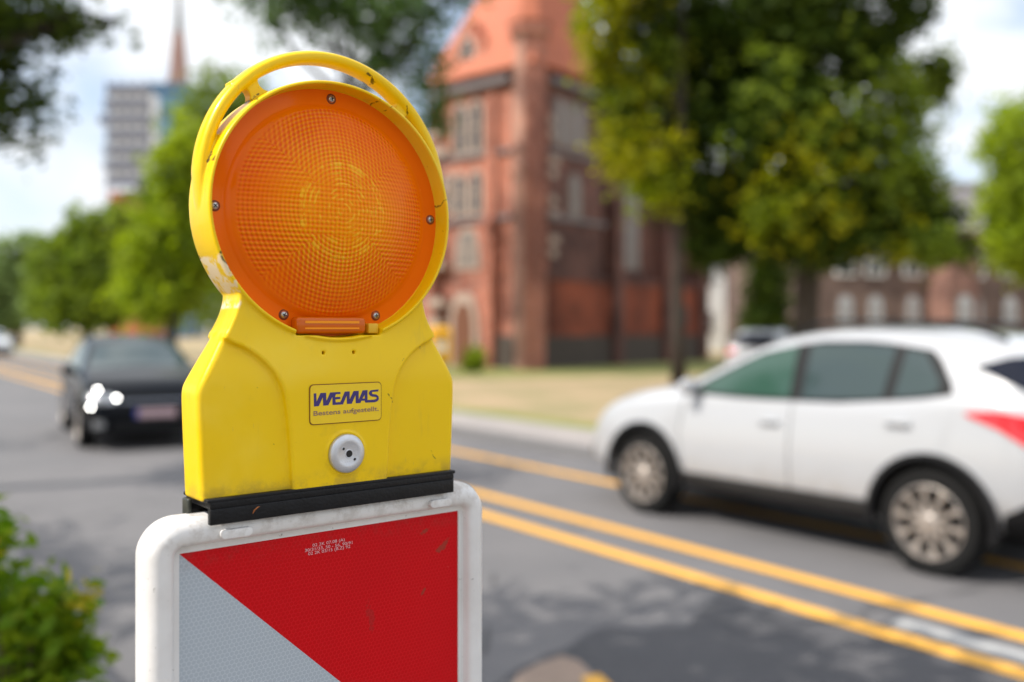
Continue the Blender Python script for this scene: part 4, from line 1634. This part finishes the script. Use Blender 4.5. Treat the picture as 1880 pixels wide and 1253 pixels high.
def car_glass(name, col):
    m, t, b = new_mat(name)
    b.inputs['Base Color'].default_value = c4(col)
    b.inputs['Roughness'].default_value = .03
    b.inputs['Specular IOR Level'].default_value = .55
    b.inputs['Coat Weight'].default_value = .15
    return m


M_tyre = simple('tyre_rubber', (.012, .012, .012), .85, var=.3, scale=12, spec=.15)
M_rim = simple('alloy_rim', (.50, .45, .41), .38, metal=.7, var=.25, scale=9)
M_trim = simple('black_trim', (.010, .010, .011), .6, var=.3, spec=.2)
M_sill = simple('grey_cladding', (.045, .043, .042), .65, var=.3, scale=3, spec=.2)
M_cglass = car_glass('tinted_glass', (.030, .050, .050))
M_pglass = car_glass('privacy_glass', (.006, .008, .018))
M_pglass.node_tree.nodes['Principled BSDF'].inputs['Specular IOR Level'].default_value = .2
M_fglass = car_glass('green_tinted_glass', (.030, .075, .055))  # green of trees seen in the glass, painted into its colour
M_red = simple('red_lamp', (.62, .006, .012), .15, coat=1.0)
M_hl = simple('headlamp_glass', (.35, .36, .38), .12, metal=.6)
M_chrome = simple('chrome', (.6, .6, .62), .15, metal=1.0)
M_plate = simple('number_plate', (.48, .33, .35), .5, var=.15, scale=30)
M_blue = simple('plate_blue', (.03, .05, .32), .5)


def lp(tab, x):
    xs = [p[0] for p in tab]
    return float(np.interp(x, xs, [p[1] for p in tab]))


def build_car(spec, name, label, cat, loc, rz, paint, group=None, full=True, lights=False, plate=None):
    """X forward, Y to the left, Z up; origin on the ground under the rear axle"""
    t = thing(name, label, cat, loc, rz, group)
    top, belt, half, roofh, bot = spec['top'], spec['belt'], spec['half'], spec['roofh'], spec['bot']
    xs = spec['xs']
    mb = MB()
    rings = []
    for x in xs:
        zt, zb_, w, wr, z0 = lp(top, x), lp(belt, x), lp(half, x), lp(roofh, x), lp(bot, x)
        zb_ = min(zb_, zt - .03)
        zm = z0 + (zb_ - z0) * .55
        side = [(0, z0), (w * .82, z0), (w * .965, z0 + .09), (w, zm - .12), (w * .995, zm + .08), (w * .955, zb_ - .01), (w * .93, zb_ + .02),
                (wr + .03, zt - .085 if zt - zb_ > .15 else zt - .02), (wr * .86, zt - .025 if zt - zb_ > .15 else zt - .008), (wr * .5, zt - .004), (0, zt)]
        ring = [(x, y, z) for (y, z) in side] + [(x, -y, z) for (y, z) in side[-2:0:-1]]
        rings.append(ring)
    mb.loft(rings)
    body = mb.build('body', paint, t)
    md = body.modifiers.new('s', 'SUBSURF')
    md.levels = md.render_levels = 2
    bake(body)
    # a copy without arches serves to lay panels on the skin
    dgm = body.data
    bv = BVHTree.FromPolygons([v.co for v in dgm.vertices], [p.vertices for p in dgm.polygons])
    wb, wr_r = spec['wb'], spec['wr']
    cs = []
    for x in (0, wb):
        for sy in (-1, 1):
            c = MB()
            rr = wr_r + .055
            c.loft([[(x + rr * math.cos(2 * PI * j / 40), y, wr_r + .01 + rr * math.sin(2 * PI * j / 40)) for j in range(40)] for y in (sy * .52, sy * 1.3)])
            co_ = c.build('cutter', None)
            co_.parent = t
            cs.append(co_)
    cut(body, cs)
    body.data.materials.clear()
    body.data.materials.append(paint)
    body.data.materials.append(M_trim)
    for p in body.data.polygons:
        p.material_index = 0
        for x in (0, wb):
            if abs(p.center.y) < .87 and abs(p.center.y) > .5 and math.hypot(p.center.x - x, p.center.z - wr_r - .01) < wr_r + .0553:
                p.material_index = 1
    body.data.shade_smooth()
    body.data.set_sharp_from_angle(angle=R(38))

    def side_panel(nm, lo, hi, mat, off=.005, n=14, rows=5, parent=None, both=True, th=.004):
        out = []
        for sy in ((-1, 1) if both else (both or 1,)):
            vs, fs = [], []
            for i in range(n + 1):
                f = i / n
                for j in range(rows + 1):
                    g = j / rows
                    a = np.array([np.interp(f, np.linspace(0, 1, len(lo)), [p[k] for p in lo]) for k in (0, 1)])
                    b = np.array([np.interp(f, np.linspace(0, 1, len(hi)), [p[k] for p in hi]) for k in (0, 1)])
                    p = a * (1 - g) + b * g
                    hit = bv.ray_cast(Vector((p[0], sy * 2.5, p[1])), Vector((0, -sy, 0)))
                    if hit[0] is None:
                        hit = bv.find_nearest(Vector((p[0], sy * .8, p[1])))
                    q_ = hit[0] + (hit[1] if hit[1].y * sy > 0 else -hit[1]) * off
                    vs.append(q_)
            for i in range(n):
                for j in range(rows):
                    a = i * (rows + 1) + j
                    fs.append((a, a + 1, a + rows + 2, a + rows + 1))
            out.append(MB().add(vs, fs).build(nm, mat, parent or t, smooth=True))
        return out

    def end_panel(nm, pts_lo, pts_hi, mat, sx, off=.006, n=14, rows=8, parent=None):
        """panel laid on front (sx=1) or rear (sx=-1); points are (y, z)"""
        vs, fs = [], []
        for i in range(n + 1):
            f = i / n
            for j in range(rows + 1):
                g = j / rows
                a = [np.interp(f, np.linspace(0, 1, len(pts_lo)), [p[k] for p in pts_lo]) for k in (0, 1)]
                b = [np.interp(f, np.linspace(0, 1, len(pts_hi)), [p[k] for p in pts_hi]) for k in (0, 1)]
                y, z = a[0] * (1 - g) + b[0] * g, a[1] * (1 - g) + b[1] * g
                hit = bv.ray_cast(Vector((sx * 8, y, z)), Vector((-sx, 0, 0)))
                if hit[0] is None:
                    hit = bv.find_nearest(Vector((sx * 3.2, y, z)))
                nn = hit[1] if hit[1].x * sx > 0 else -hit[1]
                vs.append(hit[0] + nn * off)
        for i in range(n):
            for j in range(rows):
                a = i * (rows + 1) + j
                fs.append((a, a + 1, a + rows + 2, a + rows + 1))
        return MB().add(vs, fs).build(nm, mat, parent or t, smooth=True)

    for (nm, lo, hi, *gm) in spec['sidewins']:
        side_panel(nm, lo, hi, (gm[0] if gm else M_cglass) if nm != 'window_trim' else M_trim, off=.007 if nm != 'window_trim' else .004)
    w_ = spec['shield']
    end_panel('windscreen', w_[0], w_[1], M_cglass, 1)
    w_ = spec['rear']
    end_panel('rear_window', w_[0], w_[1], M_pglass, -1)
    for (nm, lo, hi, mt, off) in spec['panels']:
        side_panel(nm, lo, hi, mt, off=off)
    for (nm, sx, lo, hi, mt, off) in spec['ends']:
        end_panel(nm, lo, hi, mt, sx, off)
    # wheels
    for x in (0, wb):
        for sy in (-1, 1):
            yo = sy * (spec['track'])
            ty = MB()
            wd = .105
            prof = [(wr_r * .70, -wd), (wr_r * .93, -wd * 1.02), (wr_r * .985, -wd * .8), (wr_r, -wd * .5), (wr_r, wd * .5), (wr_r * .985, wd * .8), (wr_r * .93, wd * 1.02), (wr_r * .70, wd)]
            ty.lathe_y(prof, 0, 0, 48)
            wh = ty.build('wheel', M_tyre, t, smooth=True, autos=40)
            wh.location = (x, yo, wr_r)
            rm_ = MB()
            rr = wr_r * .70
            f_ = sy * wd
            rm_.lathe_y([(rr * 1.02, f_ * .98), (rr * .97, f_ * 1.03), (rr * .93, f_ * .85), (rr * .90, f_ * .35)], 0, 0, 48)
            rm_.lathe_y([(rr * .22, f_ * .92), (rr * .18, f_ * 1.0), (1e-4, f_ * 1.02)], 0, 0, 20)
            ns = spec.get('spokes', 10)
            for k_ in range(ns):
                a = 2 * PI * k_ / ns + .15
                d_ = Vector((math.cos(a), 0, math.sin(a)))
                tn = Vector((-d_.z, 0, d_.x))
                rs = []
                for (r_, w2_, y_) in ((rr * .15, .020, .90), (rr * .55, .013, .88), (rr * .95, .022, .94)):
                    p = d_ * r_
                    rs.append([p + tn * w2_ + Vector((0, f_ * y_, 0)), p - tn * w2_ + Vector((0, f_ * y_, 0)), p - tn * w2_ + Vector((0, f_ * (y_ - .35), 0)), p + tn * w2_ + Vector((0, f_ * (y_ - .35), 0))])
                rm_.loft(rs)
            rm_.build('rim', M_rim, wh, smooth=True, autos=30)
            dk = MB()
            dk.lathe_y([(rr * .9, f_ * .33), (rr * .5, f_ * .32), (1e-4, f_ * .32)], 0, 0, 32)
            dk.build('brake_disc', M_trim, wh)
    # underside and wheel wells
    ub = MB()
    ub.box(-.45, wb + .45, -.5, .5, lp(bot, 1.2) - .02, lp(bot, 1.2) + .18)
    ub.build('underbody', M_trim, t)
    # mirrors
    mx = spec['mirror']
    for sy in (-1, 1):
        mi = MB()
        hit = bv.ray_cast(Vector((mx[0], sy * 2.5, mx[1])), Vector((0, -sy, 0)))
        y0 = abs(hit[0].y)
        rs = []
        for k_ in range(7):
            a = PI * k_ / 6
            yy = y0 + .10 + .10 * -math.cos(a)
            r_ = max(.12, math.sin(a) ** .6)
            rs.append([(mx[0] + .03 + .055 * r_ * math.cos(2 * PI * j / 12), sy * yy, mx[1] + .07 + .072 * r_ * math.sin(2 * PI * j / 12)) for j in range(12)])
        mi.loft(rs)
        mo = mi.build('mirror', paint, t, smooth=True)
        MB().tube([(mx[0], sy * (y0 - .03), mx[1] + .0), (mx[0] + .02, sy * (y0 + .08), mx[1] + .05)], [.03, .03], 8).build('mirror_arm', M_trim, mo)
    for (hx, hz) in spec['handles']:
        for sy in (-1, 1):
            hit = bv.ray_cast(Vector((hx, sy * 2.5, hz)), Vector((0, -sy, 0)))
            MB().box(hx - .09, hx + .09, hit[0].y + sy * .002, hit[0].y + sy * .035, hz - .014, hz + .014).build('door_handle', paint if spec['paint_handle'] else M_chrome, t, bevel=.006)
    if spec.get('rails'):
        for sy in (-1, 1):
            pts = []
            for f in np.linspace(0, 1, 9):
                x = spec['rails'][0] + (spec['rails'][1] - spec['rails'][0]) * f
                z = lp(top, x) - .02 + .045 * math.sin(PI * min(1, max(0, f * 8 if f < .125 else (1 - f) * 8)) / 2) if True else 0
                pts.append((x, sy * (lp(roofh, x) * .93), z))
            MB().tube(pts, .016, 8).build('roof_rail', M_trim, t, smooth=True)
    return t, bv


suv = dict(
    wb=2.555, wr=.345, track=.785, spokes=10,
    xs=[-.87, -.84, -.70, -.5, -.25, 0, .3, .7, 1.1, 1.4, 1.7, 2.0, 2.3, 2.55, 2.85, 3.1, 3.28, 3.38, 3.41],
    top=[(-.87, .62), (-.84, 1.02), (-.74, 1.20), (-.62, 1.42), (-.5, 1.55), (-.2, 1.60), (.3, 1.645), (.8, 1.655), (1.2, 1.62), (1.5, 1.53), (1.8, 1.39), (2.15, 1.22), (2.4, 1.12), (2.8, 1.06), (3.1, .97), (3.28, .86), (3.38, .70), (3.41, .58)],
    belt=[(-.87, .9), (-.6, 1.10), (-.2, 1.12), (.3, 1.06), (1.0, 1.02), (2.0, 1.00), (2.5, .98), (3.1, .88), (3.41, .55)],
    half=[(-.87, .66), (-.80, .78), (-.5, .865), (0, .888), (1.2, .888), (2.6, .885), (3.0, .84), (3.25, .74), (3.41, .56)],
    roofh=[(-.87, .60), (-.6, .60), (-.2, .60), (.5, .62), (1.2, .61), (1.8, .66), (2.2, .70), (2.8, .68), (3.2, .55), (3.41, .35)],
    bot=[(-.87, .42), (-.6, .30), (0, .24), (2.6, .24), (3.2, .26), (3.41, .38)],
    sidewins=[('window_trim', [(2.13, 1.06), (1.5, 1.05), (.7, 1.07), (.1, 1.13), (-.12, 1.17)], [(1.98, 1.17), (1.50, 1.42), (1.0, 1.53), (.5, 1.535), (.05, 1.47), (-.10, 1.24)]),
              ('window', [(2.02, 1.085), (1.5, 1.075), (1.10, 1.08)], [(1.93, 1.16), (1.50, 1.395), (1.14, 1.495)], M_fglass),
              ('window', [(1.00, 1.08), (.6, 1.10), (.36, 1.12)], [(1.02, 1.50), (.6, 1.51), (.34, 1.495)]),
              ('window', [(.28, 1.13), (.1, 1.15), (-.02, 1.18)], [(.26, 1.48), (.12, 1.45), (-.02, 1.25)]),
              ('rear_quarter_window', [(-.22, 1.355), (-.45, 1.25), (-.72, 1.12)], [(-.22, 1.370), (-.40, 1.43), (-.60, 1.45)], M_pglass)],
    shield=([(-.68, 1.13), (0, 1.16), (.68, 1.13)], [(-.55, 1.50), (0, 1.56), (.55, 1.50)]),
    rear=([(-.66, 1.09), (0, 1.06), (.66, 1.09)], [(-.52, 1.42), (0, 1.45), (.52, 1.42)]),
    panels=[('door_joint', [(1.07, .40), (1.075, .7), (1.07, 1.06)], [(1.062, .40), (1.067, .7), (1.062, 1.06)], M_trim, .002),
            ('door_joint', [(2.10, .42), (2.16, .7), (2.12, 1.04)], [(2.092, .42), (2.152, .7), (2.112, 1.04)], M_trim, .002),
            ('sill_cladding', [(2.12, .27), (1.2, .27), (.44, .27)], [(2.12, .425), (1.2, .425), (.44, .425)], M_sill, .012),
            ('rear_bumper_side', [(-.42, .30), (-.62, .33), (-.82, .40)], [(-.46, .46), (-.62, .56), (-.84, .62)], M_trim, .012),
            ],
    ends=[('rear_bumper', -1, [(-.80, .36), (0, .34), (.80, .36)], [(-.82, .60), (0, .56), (.82, .60)], M_trim, .012),
          ('number_plate', -1, [(-.26, .76), (.26, .76)], [(-.26, .87), (.26, .87)], M_plate, .01),
          ('grille', 1, [(-.40, .62), (0, .60), (.40, .62)], [(-.45, .76), (0, .78), (.45, .76)], M_trim, .008),
          ('front_bumper', 1, [(-.62, .40), (0, .38), (.62, .40)], [(-.64, .50), (0, .50), (.64, .50)], M_trim, .01)],
    mirror=(1.98, 1.05), handles=[(1.25, .90), (.22, .97)], paint_handle=True, rails=(1.25, -.35))

# a slightly longer nose and a flatter roof
for key in ('top', 'belt', 'half', 'roofh', 'bot'):
    suv[key] = [(x + max(0, x - 2.9) * .25, v) for (x, v) in suv[key]]
suv['xs'] = [x + max(0, x - 2.9) * .25 for x in suv['xs']]


def flat_(v):
    return v if v < 1.25 else 1.25 + (v - 1.25) * .93


suv['top'] = [(x, flat_(v)) for (x, v) in suv['top']]
suv['sidewins'] = [(w_[0], [(x, flat_(v)) for (x, v) in w_[1]], [(x, flat_(v) - .006) for (x, v) in w_[2]]) + tuple(w_[3:]) for w_ in suv['sidewins']]
for key in ('shield', 'rear'):
    suv[key] = tuple([(y, flat_(v)) for (y, v) in e_] for e_ in suv[key])

hatch = dict(
    wb=2.60, wr=.32, track=.765, spokes=5,
    xs=[-.83, -.80, -.66, -.45, -.2, .1, .5, .9, 1.3, 1.6, 1.9, 2.2, 2.5, 2.8, 3.05, 3.25, 3.36, 3.40],
    top=[(-.83, .62), (-.80, .95), (-.68, 1.15), (-.5, 1.38), (-.2, 1.46), (.3, 1.50), (.9, 1.51), (1.3, 1.46), (1.6, 1.35), (2.0, 1.15), (2.3, 1.02), (2.8, .95), (3.1, .86), (3.27, .75), (3.36, .62), (3.40, .52)],
    belt=[(-.83, .85), (-.5, 1.0), (.3, .97), (1.2, .93), (2.2, .92), (2.8, .87), (3.2, .72), (3.40, .48)],
    half=[(-.83, .66), (-.75, .76), (-.4, .85), (0, .885), (1.2, .89), (2.6, .885), (3.0, .86), (3.25, .80), (3.40, .66)],
    roofh=[(-.83, .60), (-.4, .58), (.5, .60), (1.2, .60), (1.8, .66), (2.2, .72), (2.8, .74), (3.2, .66), (3.40, .5)],
    bot=[(-.83, .40), (-.6, .26), (0, .19), (2.6, .18), (3.2, .18), (3.40, .24)],
    sidewins=[('window_trim', [(2.15, .98), (1.5, .97), (.7, .98), (.0, 1.03), (-.25, 1.08)], [(1.92, 1.10), (1.45, 1.34), (.9, 1.42), (.4, 1.415), (0, 1.34), (-.22, 1.14)]),
              ('window', [(2.0, 1.0), (1.5, .99), (1.05, .995)], [(1.86, 1.08), (1.45, 1.31), (1.08, 1.385)]),
              ('window', [(.96, .995), (.5, 1.01), (.05, 1.05)], [(.97, 1.39), (.5, 1.39), (.08, 1.32)])],
    shield=([(-.70, 1.03), (0, 1.06), (.70, 1.03)], [(-.55, 1.36), (0, 1.42), (.55, 1.36)]),
    rear=([(-.62, 1.02), (0, 1.0), (.62, 1.02)], [(-.50, 1.32), (0, 1.35), (.50, 1.32)]),
    panels=[('door_joint', [(1.02, .32), (1.02, .95)], [(1.012, .32), (1.012, .95)], M_trim, .002),
            ('sill_cladding', [(2.15, .21), (.42, .21)], [(2.15, .28), (.42, .28)], M_trim, .008)],
    ends=[('headlight', 1, [(-.80, .64), (-.62, .61), (-.46, .63)], [(-.80, .74), (-.62, .755), (-.46, .71)], M_hl, .008),
          ('headlight', 1, [(.80, .64), (.62, .61), (.46, .63)], [(.80, .74), (.62, .755), (.46, .71)], M_hl, .008),
          ('tail_light', -1, [(-.78, .78), (-.5, .80)], [(-.78, .92), (-.5, .92)], M_red, .008),
          ('tail_light', -1, [(.78, .78), (.5, .80)], [(.78, .92), (.5, .92)], M_red, .008),
          ('grille', 1, [(-.44, .60), (0, .59), (.44, .60)], [(-.44, .67), (0, .68), (.44, .67)], M_trim, .008),
          ('grille_bar', 1, [(-.42, .63), (0, .63), (.42, .63)], [(-.42, .642), (0, .642), (.42, .642)], M_chrome, .014),
          ('air_intake', 1, [(-.55, .26), (0, .25), (.55, .26)], [(-.50, .38), (0, .39), (.50, .38)], M_trim, .008),
          ('fog_lamp', 1, [(-.74, .31), (-.62, .31)], [(-.74, .41), (-.62, .41)], M_hl, .012),
          ('fog_lamp', 1, [(.74, .31), (.62, .31)], [(.74, .41), (.62, .41)], M_hl, .012),
          ('number_plate', 1, [(-.26, .43), (.26, .43)], [(-.26, .54), (.26, .54)], M_plate, .02),
          ('plate_band', 1, [(-.26, .43), (-.215, .43)], [(-.26, .54), (-.215, .54)], M_blue, .024)],
    mirror=(1.88, .95), handles=[(1.2, .84), (.2, .88)], paint_handle=True)

M_wpaint = car_paint('white_car_paint', (.42, .43, .45), .3)
M_bpaint = car_paint('black_car_paint', (.003, .004, .006), .16, coat=.05, dirt=.01, spec=.10)
M_gpaint = car_paint('silver_car_paint', (.62, .64, .66), .3, metal=.3)

# white SUV: near side wheels at road offset 5.6; rear wheel seen at (1703, 1060), front at (1165, 942)
pr, pf = ground_at(1703, 1058), ground_at(1165, 940)
dirw = (pf - pr).normalized()
ang = math.atan2(dirw.y, dirw.x)
left = Vector((-dirw.y, dirw.x, 0))
org = pr - left * (.785 + .105) + Vector((0, 0, .001))
car1, bv1 = build_car(suv, 'white_suv', 'white compact suv driving away along the yellow lines on the right', 'car', (org.x, org.y, 0.0), ang, M_wpaint)
# tail lamps wrap round the rear corner
for sy in (-1, 1):
    vs, fs = [], []
    up = [(-.22, 1.065), (-.40, 1.085), (-.60, 1.06), (-.80, .96)]
    lo = [(-.22, 1.05), (-.42, .98), (-.60, .87), (-.80, .78)]
    n, rows = 14, 5
    for i in range(n + 1):
        f = i / n
        for j in range(rows + 1):
            g = j / rows
            p = [np.interp(f, np.linspace(0, 1, 4), [q_[k_] for q_ in lo]) * (1 - g) + np.interp(f, np.linspace(0, 1, 4), [q_[k_] for q_ in up]) * g for k_ in (0, 1)]
            hit = bv1.ray_cast(Vector((p[0], sy * 2.5, p[1])), Vector((0, -sy, 0)))
            nn = hit[1] if hit[1].y * sy > 0 else -hit[1]
            vs.append(hit[0] + nn * .010)
    for i in range(n):
        for j in range(rows):
            a = i * (rows + 1) + j
            fs.append((a, a + 1, a + rows + 2, a + rows + 1))
    MB().add(vs, fs).build('tail_light', M_red, car1, smooth=True)
# dark arch linings
for x in (0, 2.555):
    for sy in (-1, 1):
        a_ = MB()
        rs = []
        for k_ in range(25):
            th_ = R(-12) + R(204) * k_ / 24
            c, s_ = math.cos(th_), math.sin(th_)
            rs.append([(x + r_ * c, sy * y_, .355 + r_ * s_) for (r_, y_) in ((.392, .845), (.440, .852), (.440, .900), (.397, .905))])
        a_.loft(rs)
        a_.build('arch_trim', M_trim, car1, smooth=True, autos=40)

# black hatchback coming towards the viewer
fc = ground_at(272, 826)
dirb = Vector((math.cos(R(-60)), math.sin(R(-60)), 0))
angb = math.atan2(dirb.y, dirb.x)
nose = fc - dirb * .25
orgb = nose - dirb * 3.15 + Vector((.10, 0, 0))
car2, bv2 = build_car(hatch, 'black_hatchback', 'black hatchback with daytime lights on, coming towards the viewer on the left', 'car', (orgb.x, orgb.y, 0), angb, M_bpaint)
m_e, t_e, b_e = new_mat('daytime_light')
b_e.inputs['Emission Color'].default_value = (1, .96, .9, 1)
b_e.inputs['Emission Strength'].default_value = 20
for (y, z) in ((-.68, .79), (-.47, .69), (-.77, .585), (.64, .69)):
    hit = bv2.ray_cast(Vector((8, -y * -1, z)), Vector((-1, 0, 0)))
    p = hit[0]
    e = MB()
    rs = []
    for k_ in range(5):
        a = PI * k_ / 4
        rs.append([(p.x + .014 + .014 * math.cos(a), p.y + .016 * max(.05, math.sin(a)) * math.cos(2 * PI * j / 10), p.z + .016 * max(.05, math.sin(a)) * math.sin(2 * PI * j / 10)) for j in range(10)])
    e.loft(rs)
    e.build('daytime_light', m_e, car2)

# small far cars share the hatchback's meshes, repainted


def recolour(root, old, new):
    for c in root.children:
        if c.type == 'MESH' and c.data.materials and c.data.materials[0] == old:
            c.data = c.data.copy()
            c.data.materials[0] = new


g1 = ground_at(12, 652)
far1 = dup(car2, (g1.x - 1.0, g1.y, 0), math.atan2(-RD.y, -RD.x), 'silver white car far off at the left edge of the road')
recolour(far1, M_bpaint, M_gpaint)
for c in list(far1.children):
    if c.name.startswith('daytime_light'):
        bpy.data.objects.remove(c)
g2 = at(1318, 26, .1)
far2 = dup(car2, (g2.x + 1.2, g2.y, .1), R(60), 'white parked hatchback between the church corner and the white suv')
recolour(far2, M_bpaint, M_wpaint)
for c in list(far2.children):
    if c.name.startswith('daytime_light'):
        bpy.data.objects.remove(c)
